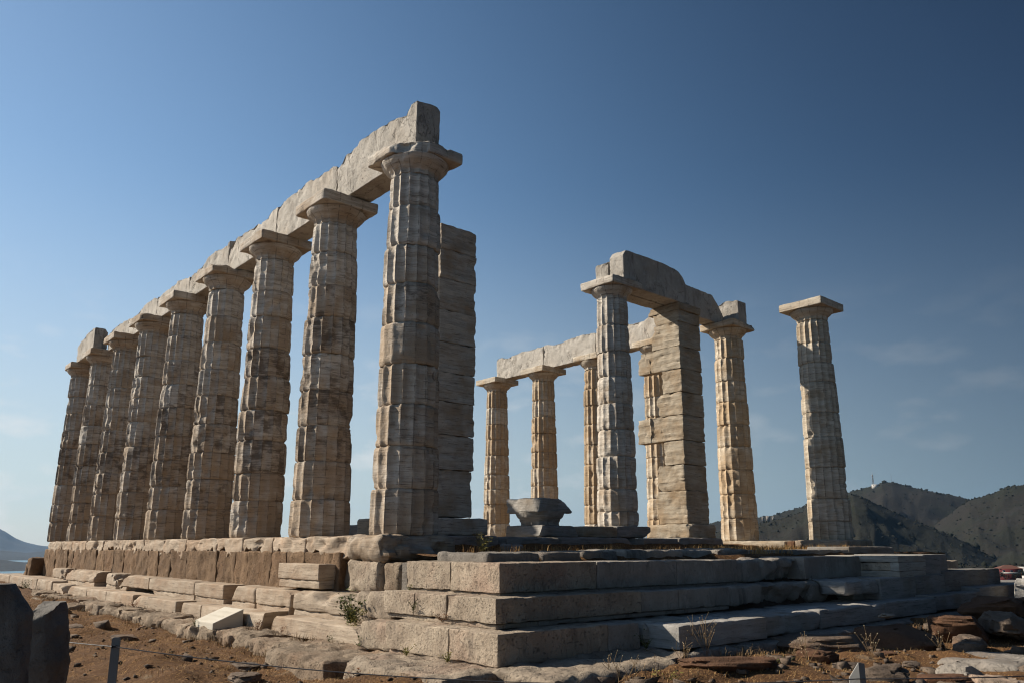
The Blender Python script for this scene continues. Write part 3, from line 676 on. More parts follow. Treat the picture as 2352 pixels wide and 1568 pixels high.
single('step_block', (3.0, 6.22, -0.985), (3.88, 7.5, -0.65), M_marG, 'first squared marble block north of the overhanging slab', 631, 0.01, 0.06, 0.005, 0.015, c=col3(0, 0.3, 0.85), chip=0.012)
single('step_block', (3.0, 5.85, -0.985), (3.62, 6.20, -0.87), M_marW, 'pale stone under the overhanging marble slab', 632, 0.01, 0.06, 0.004, 0.01, c=col3(0, 0.1, 0.75))
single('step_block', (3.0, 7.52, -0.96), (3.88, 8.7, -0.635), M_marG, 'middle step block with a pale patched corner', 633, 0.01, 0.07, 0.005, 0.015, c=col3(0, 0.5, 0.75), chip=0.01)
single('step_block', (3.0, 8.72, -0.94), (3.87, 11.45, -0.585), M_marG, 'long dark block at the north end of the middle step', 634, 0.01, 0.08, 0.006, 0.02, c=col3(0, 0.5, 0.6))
# low marble row of the east front
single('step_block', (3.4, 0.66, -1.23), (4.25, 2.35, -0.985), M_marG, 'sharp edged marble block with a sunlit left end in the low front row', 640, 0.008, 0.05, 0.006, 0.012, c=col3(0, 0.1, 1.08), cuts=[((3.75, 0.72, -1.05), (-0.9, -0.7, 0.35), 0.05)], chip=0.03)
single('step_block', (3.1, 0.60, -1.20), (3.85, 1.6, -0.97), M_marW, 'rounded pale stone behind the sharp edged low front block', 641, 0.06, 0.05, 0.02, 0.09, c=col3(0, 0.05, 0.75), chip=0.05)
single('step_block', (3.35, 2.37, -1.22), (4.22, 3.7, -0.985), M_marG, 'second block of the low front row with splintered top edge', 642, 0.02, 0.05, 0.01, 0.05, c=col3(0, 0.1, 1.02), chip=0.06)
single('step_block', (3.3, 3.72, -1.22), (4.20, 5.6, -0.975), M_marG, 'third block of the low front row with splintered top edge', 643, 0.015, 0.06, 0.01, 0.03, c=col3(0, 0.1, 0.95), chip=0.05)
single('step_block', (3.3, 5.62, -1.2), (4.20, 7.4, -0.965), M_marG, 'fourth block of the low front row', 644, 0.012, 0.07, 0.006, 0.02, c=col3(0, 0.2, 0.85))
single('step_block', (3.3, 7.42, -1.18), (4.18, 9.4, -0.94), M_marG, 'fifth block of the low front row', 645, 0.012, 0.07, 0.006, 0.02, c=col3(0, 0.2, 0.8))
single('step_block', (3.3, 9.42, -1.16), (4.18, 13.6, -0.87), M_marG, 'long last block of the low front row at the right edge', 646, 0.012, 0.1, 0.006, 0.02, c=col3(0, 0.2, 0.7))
# foundation stones in front (euthynteria)
eu = thing('foundation_course', (4.3, 5.0, -1.5), 'rough half buried course of grey foundation stones under the low front row', 'foundation')
y = 1.6; k = 0
while y < 13.0:
    w = rnd.uniform(0.8, 1.5)
    V, Q = block((3.6, y, -1.6), (4.46+rnd.uniform(-0.05, 0.04), y+w-0.02, -1.225+rnd.uniform(-0.015, 0.02)), 0.04, 0.06, 0.02, 3.5, 660+k, 0.06, chip=0.05)
    obj('foundation_stone', V, Q, M_porG, eu, col3(0, 0, rnd.uniform(0.85, 1.0))); y += w; k += 1
single('foundation_slab', (2.3, -2.22, -1.70), (3.98, -1.35, -1.255), M_por, 'wide rough slab in front of the lowest pale step, centre', 680, 0.05, 0.04, 0.04, 0.09, c=col3(0, 0, 0.85), chip=0.06, cat='slab')
single('foundation_slab', (3.75, -1.62, -1.66), (4.72, 0.62, -1.235), M_por, 'long flat slab with eroded front edge below the corner of the pale steps', 681, 0.05, 0.04, 0.035, 0.09, c=col3(0, 0, 0.8), chip=0.06, cat='slab',
       cuts=[((4.65, 0.2, -1.3), (0.8, 0.6, 0.25), 0.1)])
single('foundation_slab', (3.4, 0.40, -1.62), (4.45, 1.62, -1.235), M_porG, 'broken flat stones right of the long eroded front slab', 682, 0.05, 0.05, 0.03, 0.1, c=col3(0, 0, 1.1), chip=0.08, cat='slab')
single('foundation_slab', (1.9, -1.9, -1.6), (2.5, -1.2, -1.29), M_por, 'flat stone between the brown slab and the wide rough slab', 683, 0.04, 0.05, 0.02, 0.06, c=col3(0, 0, 0.8), cat='slab')

# remains of the inner courses on top of the platform
inn = [(1.55, -0.55, 2.55, 0.30, -0.235, 'dark low stone just right of the nearest column base, inner low row'), (1.6, 0.32, 2.55, 1.02, -0.235, 'dark low stone with a sunlit corner, inner low row'),
       (1.6, 1.06, 2.5, 1.75, -0.225, 'low stone right of the sunlit corner, inner low row'), (1.6, 1.85, 2.5, 3.18, -0.212, 'rounded long pale grey stone of the inner low row'),
       (1.55, 3.22, 2.45, 3.95, -0.215, 'rounded stone before the dry grass gap, inner low row')]
for k, (x0, y0, x1, y1, z, lab) in enumerate(inn):
    single('inner_block', (x0, y0, -0.42), (x1, y1-0.03, z), M_porG, lab, 700+k, 0.04, 0.05, 0.015, 0.06, c=col3(0, 0, (0.8, 0.75, 0.85, 1.15, 1.15)[k]), chip=0.04)
single('inner_block', (1.4, 4.30, -0.42), (2.3, 5.15, -0.205), M_porG, 'low broken stone left of the dry grass on the platform', 710, 0.06, 0.05, 0.03, 0.1, c=col3(0, 0, 1.0), chip=0.08)
single('inner_block', (1.6, 5.75, -0.42), (2.45, 8.2, -0.222), M_marG, 'first long low block right of the grass, below the far right columns', 711, 0.012, 0.07, 0.006, 0.02, c=col3(0, 0.3, 0.7))
single('inner_block', (1.6, 8.22, -0.42), (2.45, 10.1, -0.17), M_marG, 'second long low block below the far right columns', 712, 0.012, 0.07, 0.006, 0.02, c=col3(0, 0.3, 0.7))
# threshold row that carries the porch
toi = [(-2.9, 1.75, -1.62, 3.15, 0.02, 'dark block under the tall dark pier'), (-2.6, 3.17, -1.72, 3.42, 0.0, 'narrow stone right of the dark pier in the porch row'),
       (-2.9, 3.40, -1.68, 4.78, 0.01, 'porch row block with a rounded left end below the upturned capital'), (-2.9, 4.80, -1.70, 7.10, 0.015, 'long porch row block between the upturned capital and the dark porch column'),
       (-2.9, 7.22, -1.66, 8.52, 0.01, 'porch row block right of the slanting gap'), (-3.0, 8.56, -1.62, 10.22, 0.03, 'last porch row block, under the notched pier')]
for k, (x0, y0, x1, y1, z, lab) in enumerate(toi):
    cuts = []
    if k == 3: cuts = [((-1.7, 6.85, -0.05), (0.1, 1, 0.8), 0.03)]
    if k == 4: cuts = [((-1.7, 7.3, -0.1), (0.1, -1, 0.35), 0.06)]
    single('porch_block', (x0, y0, -0.35), (x1, y1, z), M_marG, lab, 720+k, 0.025, 0.05, 0.01, 0.05, cuts, c=col3(0.1, 0.3, 0.8), chip=0.03)
single('porch_block', (-2.4, 3.15, -0.34), (-1.5, 3.65, -0.12), M_marG, 'rounded stone lying before the upturned capital', 730, 0.08, 0.05, 0.02, 0.08, c=col3(0, 0.1, 1.0))

# ------------------------------------------------------------------ columns
def rad_at(z, H, r0=0.505, r1=0.395): t = z/H; return r0+(r1-r0)*t+0.012*math.sin(math.pi*t)
def drum(x, y, z0, z1, zb, H, wear, seed, seg=128, dx=0.0, dy=0.0, rs=1.0, sc=1.0, flutes=16, smoothd=False, rot=0.0):
    h = z1-z0; rows = max(8, int(h/0.045))
    e = min(0.035, h*0.1)
    zz = np.concatenate([[z0, z0+e*0.25, z0+e], np.linspace(z0+e, z1-e, rows)[1:-1], [z1-e, z1-e*0.25, z1]])
    th = np.linspace(0, 2*np.pi, seg, endpoint=False)
    Z, T = np.meshgrid(zz, th, indexing='ij'); z = Z.ravel(); t = T.ravel()
    Rz = (0.505+(0.395-0.505)*((z-zb)/H)+0.012*np.sin(np.pi*np.clip((z-zb)/H, 0, 1)))*rs*sc
    u = ((t+rot)/(2*np.pi)*flutes) % 1.0
    fl = 1-(2*u-1)**2                                 # 0 on the arris, 1 in the middle of the flute
    sv = seedv(seed); Pn = np.stack([np.cos(t)*0.5, np.sin(t)*0.5, z], 1)
    wn = np.clip(wear-0.16+0.75*fbm(Pn*np.array([2.2, 2.2, 1.6])+sv, 3), 0, 1)
    depth = 0.052*sc*(1-0.85*wn)
    if smoothd: depth = depth*0.4
    r = Rz-depth*fl-0.022*wn*(0.4+0.6*wn)
    r = r-0.006*np.abs(fbm(Pn*np.array([5, 5, 9.0])+sv, 3))
    # bedding ridges of the stone
    r = r-0.009*(0.4+wear)*np.clip(fbm(Pn*np.array([1.0, 1.0, 22.0])+sv*1.7, 3), 0, 1)
    # worn joints and broken edges
    ed = np.minimum(z-z0, z1-z); jr = 0.020+0.026*np.clip(wear*0.7+fbm(Pn*np.array([3, 3, 0.6])+sv*2.1, 3), 0, 1)
    r = r-jr*np.exp(-ed/(0.011+0.022*wear))
    br = np.clip(fbm(Pn*np.array([1.8, 1.8, 2.6])+sv*0.7, 4)-0.34+0.10*wear, 0, 1); r = r-0.085*br
    X = x+dx+r*np.cos(t); Y = y+dy+r*np.sin(t)
    V = np.stack([X, Y, z], 1); n = len(zz); I = np.arange(n*seg).reshape(n, seg); J = np.roll(I, -1, 1)
    Q = np.stack([I[:-1], J[:-1], J[1:], I[1:]], -1).reshape(-1, 4)
    # caps
    c0, c1 = len(V), len(V)+1
    V = np.vstack([V, [[x+dx, y+dy, z0]], [[x+dx, y+dy, z1]]])
    capq = []
    for k in range(0, seg, 2):
        a, b, c = I[0, k], I[0, (k+1) % seg], I[0, (k+2) % seg]; capq.append([c0, c, b, a])
        a, b, c = I[-1, k], I[-1, (k+1) % seg], I[-1, (k+2) % seg]; capq.append([c1, a, b, c])
    return V, np.vstack([Q, np.array(capq)])
def echinus(x, y, z0, h, r0, r1, seed, seg=96, wear=0.2, flip=False):
    prof = [(0.0, r0*0.985), (0.10, r0), (0.20, r0*1.0), (0.28, r0*1.03), (0.36, r0*1.07), (0.40, r0*1.05), (0.50, r0*1.16), (0.64, r0*1.16+(r1-r0*1.16)*0.45), (0.78, r0*1.16+(r1-r0*1.16)*0.78), (0.90, r1*0.99), (0.97, r1), (1.0, r1*0.96)]
    pz = np.array([p[0] for p in prof]); pr = np.array([p[1] for p in prof])
    tz = np.linspace(0, 1, 22); zr = np.interp(tz, pz, pr)
    th = np.linspace(0, 2*np.pi, seg, endpoint=False)
    Z, T = np.meshgrid(tz, th, indexing='ij'); RR = np.repeat(zr[:, None], seg, 1)
    u = (T/(2*np.pi)*16) % 1.0; RR = RR-0.032*(1-(2*u-1)**2)*np.clip((0.40-Z)/0.12, 0, 1)
    z = z0+Z*h if not flip else z0+h-Z*h
    Pn = np.stack([np.cos(T)*0.5, np.sin(T)*0.5, z], -1).reshape(-1, 3); sv = seedv(seed)
    RR = RR.ravel()-0.012*np.abs(fbm(Pn*6+sv, 3))-wear*0.12*np.clip(fbm(Pn*2.2+sv, 4)-0.05, 0, 1)
    V = np.stack([x+RR*np.cos(T.ravel()), y+RR*np.sin(T.ravel()), z.ravel()], 1)
    n = 22; I = np.arange(n*seg).reshape(n, seg); J = np.roll(I, -1, 1)
    Q = np.stack([I[:-1], J[:-1], J[1:], I[1:]], -1).reshape(-1, 4)
    if flip: Q = Q[:, ::-1]
    c0 = len(V); V = np.vstack([V, [[x, y, z[0, 0]]], [[x, y, z[-1, 0]]]]); cap = []
    for k in range(0, seg, 2):
        q = [c0, I[0, (k+2) % seg], I[0, k+1], I[0, k]]; cap.append(q[::-1] if flip else q)
        q = [c0+1, I[-1, k], I[-1, k+1], I[-1, (k+2) % seg]]; cap.append(q[::-1] if flip else q)
    return V, np.vstack([Q, np.array(cap)])

def column(x, y, zb, seams, label, group, seed, mat, pat, warm, bright, wear, seg=128, abmat=None, abw=0.545, abcuts=(), abwear=0.03, abchip=0.03, sc=1.0, H=5.56, capcol=None, smooth_drums=(), ewear=0.2):
    rn = random.Random(seed)
    t = thing('marble_column', (x, y, zb), label, 'column', group)
    zs = [zb]+list(seams)
    for k in range(len(zs)-1):
        f = k/(len(zs)-2.0)
        p = pat(f, rn) if callable(pat) else pat
        w = min(1, max(0.02, wear+rn.uniform(-0.25, 0.25)))
        V, Q = drum(x, y, zs[k], zs[k+1], zb, H, w, seed*3.7+k*1.9, seg, rn.uniform(-0.012, 0.012), rn.uniform(-0.012, 0.012), 1+rn.uniform(-0.022, 0.018), sc, smoothd=(k in smooth_drums), rot=rn.uniform(-0.02, 0.02))
        obj('drum', V, Q, mat, t, (p, warm(f, rn) if callable(warm) else warm, bright*rn.uniform(0.92, 1.08), 1), ang=45)
    zn = zs[-1]; hc = 0.275; ct = capcol or (0.12, 0.5, bright*1.0, 1)
    V, Q = echinus(x, y, zn, hc, 0.385*sc, 0.535*sc, seed+5, wear=ewear)
    cap = obj('capital', V, Q, abmat or mat, t, ct, ang=60); cap['_o'] = [x, y, zb]
    V, Q = block((x-abw, y-abw, zn+hc-0.004), (x+abw, y+abw, zn+hc+0.19), 0.012, 0.05, 0.007, 5, seed+9, abwear, abcuts, chip=abchip)
    obj('abacus', V, Q, abmat or mat, cap, ct)
    return t
S = 2.522
seamS0 = [0.62, 1.22, 1.81, 2.41, 3.02, 3.64, 4.24, 4.88, 5.42]
seamS1 = [0.57, 1.20, 1.80, 2.40, 3.03, 3.68, 4.25, 4.87, 5.42]
def rseams(seed, zb=0.0, zn=5.46):
    r = random.Random(seed); n = 9; a = [r.uniform(0.86, 1.14) for _ in range(n)]; s = sum(a); out = []; c = zb
    for q in a: c += q/s*(zn-zb); out.append(c)
    out[-1] = zn; return out
def patS(f, rn): return max(0.05, min(1.0, 0.85*math.exp(-((f-0.45)/0.32)**2)+0.30+rn.uniform(-0.30, 0.30)))
def patS0(f, rn): return max(0.0, min(1.0, (0.3, 0.62, 0.6, 0.15, 0.05, 0.8, 0.5, 0.3, 0.3, 0.2)[min(9, int(f*8.01))] if True else 0))
def warmS(f, rn): return 0.78-0.50*f+rn.uniform(-0.15, 0.15)
ordS = ['nearest and tallest looking column of the left row, with a chipped capital', 'second column from the front in the left row, joined to the nearest by a beam', 'third column from the front in the left row, dark stained',
        'fourth column from the front in the left row', 'fifth column of the left row, the middle one', 'sixth column from the front in the left row', 'seventh column from the front in the left row',
        'eighth column of the left row, next to the end', 'farthest column at the outer left end of the left row']
column(0, 0, -0.015, seamS0, ordS[0], 'columns of the left row', 31, M_marS, patS0, warmS, 1.02, 0.38, seg=160, capcol=(0.15, 0.3, 0.92, 1), smooth_drums=(4,), ewear=0.45,
       abcuts=[((0.27, -0.34, 5.80), (0.62, -0.78, 0.18), 0.07)], abwear=0.05, abchip=0.06)
for i in range(1, 9):
    sm = seamS1 if i == 1 else rseams(50+i)
    cuts = {1: [((-S+0.50, -0.50, 5.82), (0.9, -0.9, 0.2), 0.06)], 3: [((-S*3+0.5, -0.1, 5.9), (0.6, -0.1, 0.8), 0.08)], 5: [((-S*5+0.5, -0.45, 5.85), (0.8, -0.7, 0.5), 0.08)], 8: [((-S*8-0.35, -0.45, 5.8), (-0.8, -0.8, 0.1), 0.1)]}.get(i, [])
    column(-S*i, 0, -0.015, sm, ordS[i], 'columns of the left row', 31+i*7, M_marS, patS, warmS, 1.0-0.012*i, 0.42, seg=128 if i < 5 else 96, abcuts=cuts, capcol=(0.25, 0.45, 0.9, 1), smooth_drums=(5,) if i == 7 else ())

# north side, restored and warmer
def patN(f, rn): return max(0.0, rn.uniform(-0.1, 0.32))
def warmN(f, rn): return rn.uniform(0.25, 0.75)
NY = 12.31
column(-S, NY, -0.03, [0.56, 1.19, 1.84, 2.45, 3.05, 3.67, 4.26, 4.91, 5.45], 'right hand column joined by the high beam to the notched pier', 'columns of the far row', 211, M_marN, lambda f, r: r.uniform(0.05, 0.35), warmN, 1.05, 0.5, abwear=0.05, abcuts=[((-S+0.56, NY+0.1, 5.83), (1, 0.1, 0.7), 0.05)])
column(0, NY, -0.02, [0.42, 0.96, 1.71, 2.46, 3.07, 3.84, 4.33, 4.85, 5.45], 'lone slender column standing apart at far right with a clean square top', 'columns of the far row', 223, M_marN, lambda f, r: r.uniform(0.0, 0.2), lambda f, r: 0.15, 0.92, 0.08, abmat=M_marN, abwear=0.008, abchip=0.008, abw=0.58, capcol=(0.0, 0.1, 0.95, 1), ewear=0.05)
labsN = ['far column half hidden behind the notched pier', 'far column half hidden behind the dark porch column', 'far column behind the upturned capital, second from the left end of its beam', 'leftmost of the far columns, at the end of its beam with a new square top']
for k in range(1, 5):
    ab = dict(abmat=M_marN, abwear=0.006, abchip=0.006, abw=0.57, ewear=0.05) if k in (3, 4) else dict(abwear=0.05)
    column(-S*(1+k), NY, -0.03, rseams(80+k, -0.03, 5.45), labsN[k-1], 'columns of the far row', 240+k*5, M_marN, patN, lambda f, r: r.uniform(0.2, 0.9), 1.05, 0.2, seg=112, capcol=(0.0, 0.25, 1.0, 1), **ab)
# porch column
column(-S, 7.45, 0.27, [0.60, 1.10, 1.83, 2.45, 3.05, 3.70, 4.30, 4.95, 5.60], 'dark grey streaked porch column standing under the end of the high beam', 'porch columns', 271, M_marS, lambda f, r: 0.75-abs(f-0.6)*0.9+r.uniform(-0.1, 0.1), 0.3, 0.95, 0.55, sc=0.955, H=5.4, abw=0.53, capcol=(0.1, 0.3, 0.95, 1), abwear=0.03)

# ------------------------------------------------------------------ beams (architrave)
def prof(ax, pts):
    pts = sorted(pts); a = [p[0] for p in pts]; b = [p[1] for p in pts]
    return lambda P: np.interp(P[:, ax], a, b)+0.016*fbm(P*np.array([2.6, 2.6, 0])+3, 3)
ZA = 5.905                                              # top of the abaci
def beam(lo, hi, top, lab, seed, mat=M_marW, c=col3(0.22, 0.1, 0.86), ax=0, cuts=(), cat='beam', group=None, wear=0.008, amp=0.006):
    V, Q = block(lo, hi, 0.007, 0.05, amp, 9, seed, wear, cuts, topf=prof(ax, top), chip=0.05, gouge=0.06)
    return tag(obj('architrave_block', V, Q, mat, None, c), lab, cat, group)
# south row: outer beams (sea side) from column to column
labs = ['highest beam block of the left row, raised broken end over the nearest column', 'beam block between the second and third columns of the left row', 'beam block between the third and fourth columns of the left row',
        'beam block between the fourth and fifth columns of the left row', 'beam block between the fifth and sixth columns of the left row', 'beam block between the sixth and seventh columns of the left row',
        'beam block between the seventh and eighth columns of the left row']
TOPS = [[(-2.49, 6.6), (-2.36, 6.66), (-2.28, 6.76), (-1.95, 6.77), (-1.80, 6.78), (-1.74, 6.86), (-1.2, 6.83), (-0.72, 6.80), (-0.3, 6.72), (-0.26, 6.70), (-0.20, 6.77), (-0.06, 6.85), (0.06, 6.86)],
        [(-5.03, 6.71), (-4.9, 6.72), (-4.3, 6.76), (-3.6, 6.80), (-3.55, 6.74), (-3.1, 6.74), (-2.9, 6.72), (-2.75, 6.76), (-2.6, 6.70), (-2.53, 6.58)],
        [(-7.55, 6.52), (-7.4, 6.60), (-7.2, 6.68), (-6.8, 6.66), (-6.0, 6.66), (-5.9, 6.60), (-5.5, 6.62), (-5.45, 6.70), (-5.27, 6.74), (-5.06, 6.72)],
        [(-10.07, 6.50), (-9.6, 6.54), (-9.1, 6.61), (-8.9, 6.70), (-8.3, 6.74), (-8.1, 6.66), (-7.75, 6.66), (-7.58, 6.74)],
        [(-12.60, 6.50), (-12.2, 6.58), (-11.3, 6.60), (-11.0, 6.64), (-10.5, 6.58), (-10.1, 6.52)],
        [(-15.12, 6.5), (-14.4, 6.5), (-13.9, 6.62), (-12.9, 6.64), (-12.7, 6.55), (-12.62, 6.64)],
        [(-17.4, 6.5), (-17.0, 6.56), (-16.4, 6.6), (-15.6, 6.56), (-15.14, 6.52)]]
for i in range(7):
    x1 = -S*i if i else 0.06; x0 = -S*(i+1) if i < 6 else -17.35
    beam((x0+0.012, -0.02 if i else -0.03, ZA+0.004), (x1-0.012, 0.43, 6.80), TOPS[i], labs[i], 800+i, mat=M_tool, c=col3(0, 0, 1.0+0.05*(i % 3)), wear=0.012,
         cuts=[((0.06, 0.40, 6.78), (0.25, 0.6, 0.8), 0.04)] if i == 0 else ())
beam((-19.85, -0.36, ZA+0.004), (-17.72, 0.05, 6.72), [(-19.85, 6.46), (-19.4, 6.60), (-19.0, 6.66), (-18.3, 6.76), (-17.72, 6.74)], 'short squared end beam block over the two outermost left columns', 808, mat=M_tool, c=col3(0, 0, 1.0), wear=0.012,
     cuts=[((-17.8, 0.0, 6.66), (0.3, 0.7, 0.6), 0.03)])
# porch beams running north-south
FB = col3(0, 0, 1.0)
beam((-2.50, 7.38, ZA+0.012), (-2.06, 9.93, 6.82), [(7.38, 6.66), (7.5, 6.82), (7.75, 6.80), (8.3, 6.82), (9.2, 6.80), (9.55, 6.74), (9.72, 6.60), (9.85, 6.40), (9.93, 6.3)], 'front block of the high right beam with arched broken top', 850, mat=M_tool, c=FB, ax=1)
beam((-2.95, 7.36, ZA+0.012), (-2.535, 9.9, 6.75), [(7.36, 6.60), (7.6, 6.68), (8.5, 6.6), (9.9, 6.62)], 'rear block of the high right beam, seen at its sunlit split end', 851, mat=M_tool, c=col3(0.05, 0.1, 0.95), ax=1)
beam((-3.0, 9.92, ZA+0.012), (-2.56, 12.20, 6.74), [(9.92, 6.72), (10.6, 6.74), (11.2, 6.70), (11.7, 6.70), (11.85, 6.6), (12.2, 6.15)], 'beam block from the notched pier to the right hand column, broken at its right end', 852, mat=M_tool, c=FB, ax=1)
beam((-2.80, 12.22, ZA+0.012), (-2.08, 12.62, 6.56), [(-2.8, 6.5), (-2.5, 6.60), (-2.1, 6.52)], 'small upright beam stub on the right hand column', 853, mat=M_tool, c=col3(0.1, 0.1, 0.9), ax=0)
# far row beams
FR = col3(0.0, 0.0, 1.10)
beam((-12.62, NY-0.02, ZA+0.004), (-10.06, NY+0.43, 6.76), [(-12.62, 6.72), (-12.35, 6.76), (-12.2, 6.66), (-11.6, 6.72), (-11.2, 6.76), (-10.8, 6.74), (-10.06, 6.76)], 'left block of the far sunlit beam, above the leftmost far column', 860, mat=M_tool, c=FR)
beam((-10.04, NY-0.02, ZA+0.004), (-7.56, NY+0.43, 6.78), [(-10.04, 6.78), (-9.5, 6.70), (-9.2, 6.70), (-8.6, 6.76), (-8.2, 6.78), (-7.56, 6.74)], 'middle block of the far sunlit beam with a patched lower corner', 861, mat=M_tool, c=FR)
beam((-7.54, NY-0.02, ZA+0.004), (-5.0, NY+0.43, 6.78), [(-7.54, 6.72), (-6.6, 6.74), (-5.8, 6.70), (-5.45, 6.68), (-5.25, 6.84), (-5.0, 6.95)], 'right block of the far sunlit beam, half hidden by the notched pier', 862, mat=M_tool, c=FR)

# ------------------------------------------------------------------ wall ends (antae)
def pier(name, label, blocks, mat, east, yS, yN, seed, base, cf, bite=False):
    t = thing(name, (-2.55, (yS+yN)/2, 0.03), label, 'pier')
    for k, (z0, z1, xw, dE, wr) in enumerate(blocks):
        V, Q = block((xw, yS+0.008*((k*7) % 3-1), z0+0.003), (east+dE, yN+0.008*((k*5) % 3-1), z1-0.003), 0.007, 0.04, 0.010, 5.0, seed+k, wr*0.2, chip=0.05)
        if bite:  # unseen back corner, cut away so sunlight reaches the lone right column
            nn = np.array([-0.79, 0.61, 0]); sd = (V-np.array([-2.38, 10.38, 0]))@nn+0.05*fbm(V*2.5+k*3.1, 3)
            V = V-(np.clip(sd, 0, None)*(V[:, 1] > 9.75))[:, None]*nn
        V[:, 0] -= (0.11*np.sin(np.pi*np.clip((V[:, 2]-z0)/(z1-z0), 0, 1)) if bite and k in (0, 1, 4) else 0)*np.clip((-2.5-V[:, 0])/0.2, 0, 1)
        V[:, 0] += (0.13*np.clip(fbm(V*np.array([2, 2, 3.1])+k*7.7, 3)+0.05, 0, 1) if bite else 0)*np.clip((-2.55-V[:, 0])/0.2, 0, 1)
        V[:, 1] -= (0 if bite else 0.07)*np.clip(fbm(V*np.array([1.5, 1.5, 3.4])+k*5.1, 3), 0, 1)*(V[:, 1] > yN-0.25)
        # bedding ridges
        V[:, 1] -= 0.018*np.clip(fbm(V*np.array([1.2, 1.2, 16])+k*3, 3), -0.5, 1)*(V[:, 1] < (yS+yN)/2)
        V[:, 0] += 0.016*np.clip(fbm(V*np.array([1.2, 1.2, 16])+k*5, 3), -0.5, 1)*(V[:, 0] > east-0.3)
        obj('pier_block', V, Q, mat, t, cf(k))
    for k, (lo, hi, wr, cuts) in enumerate(base):
        V, Q = block(lo, hi, 0.03, 0.05, 0.014, 3.5, seed+40+k, wr, cuts, chip=0.05); obj('pier_base', V, Q, mat, t, cf(0))
    return t
blk = [(0.36, 1.16, -2.97, 0.0, 0.13), (1.16, 1.80, -2.90, -0.03, 0.12), (1.80, 2.40, -2.74, -0.02, 0.09), (2.40, 3.03, -3.55, 0.0, 0.10), (3.03, 3.61, -2.82, 0.0, 0.09), (3.61, 4.20, -2.72, 0.0, 0.04),
       (4.20, 4.78, -3.46, 0.0, 0.07), (4.78, 5.42, -2.98, 0.0, 0.03), (5.42, 5.72, -2.96, 0.01, 0.03), (5.72, 5.915, -3.06, 0.06, 0.03)]
pier('wall_pier', 'tall notched pier of stacked blocks with two blocks jutting left, under the high right beam', blk, M_pierN, -2.1, 9.49, 10.38, 900,
     [((-3.25, 9.34, 0.03), (-1.95, 10.42, 0.36), 0.05, [((-2.02, 9.4, 0.25), (0.9, -0.9, 0.35), 0.08)])], lambda k: (0.05 if k > 3 else 0.25, 0.35, 0.92, 1), bite=True)
blk = [(0.36, 1.22, -2.95, -0.03, 0.05), (1.22, 1.86, -2.95, 0.0, 0.04), (1.86, 2.48, -2.95, 0.02, 0.05), (2.48, 3.04, -2.95, 0.02, 0.04), (3.04, 3.62, -2.95, 0.02, 0.05), (3.62, 4.24, -2.95, 0.03, 0.04),
       (4.24, 4.88, -2.95, 0.03, 0.05), (4.88, 5.48, -2.95, 0.03, 0.05), (5.48, 6.0, -2.95, 0.03, 0.09)]
pier('wall_pier', 'tall dark grey pier of stacked blocks close behind the nearest column', blk, M_pier, -2.13, 2.04, 2.93, 940,
     [((-3.2, 1.8, 0.03), (-1.95, 3.16, 0.34), 0.08, [])], lambda k: (0.4 if k == 0 else 0.12, 0.3, 1.3, 1))

# upturned capital on its slab
t = thing('upturned_capital', (-2.45, 4.94, 0.25), 'broken column capital standing upside down on a low slab', 'capital')
V, Q = echinus(-2.45, 4.94, 0.25, 0.31, 0.40, 0.52, 71, wear=0.25)
obj('echinus', V, Q, M_marG, t, col3(0.1, 0.3, 1.1), ang=60)
V, Q = block((-2.95, 4.45, 0.50), (-1.97, 5.43, 0.79), 0.02, 0.04, 0.015, 4, 72, 0.04, [((-2.0, 5.38, 0.57), (0.35, 0.35, 0.5), 0.03), ((-2.0, 4.50, 0.60), (0.6, -0.7, 0.15), 0.05)], chip=0.05)
obj('abacus', V, Q, M_marG, t, col3(0.1, 0.3, 1.1))
single('plinth_slab', (-3.0, 4.48, 0.02), (-1.98, 5.62, 0.25), M_marG, 'low slab with sloping ends under the upturned capital', 73, 0.02, 0.05, 0.01, 0.04, [((-2.1, 4.55, 0.2), (0.1, -1, 0.5), 0.03), ((-2.1, 5.5, 0.2), (0.1, 1, 0.6), 0.05)], c=col3(0.05, 0.3, 0.95), cat='slab')
single('plinth_slab', (-3.1, 5.75, 0.02), (-1.95, 6.78, 0.25), M_pierN, 'sunlit tan slab at the left foot of the dark porch column', 74, 0.02, 0.05, 0.01, 0.03, c=col3(0, 0.4, 0.9), cat='slab')
single('plinth_slab', (-3.1, 6.80, 0.02), (-1.98, 7.98, 0.272), M_marG, 'grey broken slab under the dark porch column', 75, 0.03, 0.05, 0.015, 0.07, [((-2.0, 7.7, 0.05), (0.8, 0.5, -0.9), 0.06)], c=col3(0.05, 0.3, 0.9), chip=0.06, cat='slab')
# stylobate of the far row
single('stylobate_block', (-3.2, 11.70, -0.22), (-0.88, 12.95, -0.03), M_pierN, 'pale tan block under the right hand joined column', 76, 0.02, 0.06, 0.012, 0.04, c=col3(0, 0.3, 1.05), cat='slab')
single('stylobate_block', (-0.84, 11.72, -0.22), (-0.62, 12.95, -0.04), M_rust, 'orange brown stone piece between the two far right column bases', 77, 0.02, 0.06, 0.012, 0.05, c=col3(0, 0, 1.2), cat='slab')
single('stylobate_block', (-0.60, 11.66, -0.22), (0.72, 12.95, -0.015), M_por, 'rough pitted block under the lone right column', 78, 0.03, 0.05, 0.015, 0.06, c=col3(0, 0, 1.0), cat='slab')
for k in range(4):
    single('stylobate_block', (-S*(2+k)-0.55+0.01-0.6, 11.72, -0.3), (-S*(2+k)+0.55+0.75, 12.9, -0.03), M_pierN, ('pale block under the far column behind the notched pier', 'pale block under the far column behind the dark porch column', 'pale block under the far column behind the upturned capital', 'pale block under the leftmost far column, in the dry grass')[k], 79+k*0.3, 0.03, 0.1, 0.01, 0.04, c=col3(0, 0.3, 1.0), cat='slab')
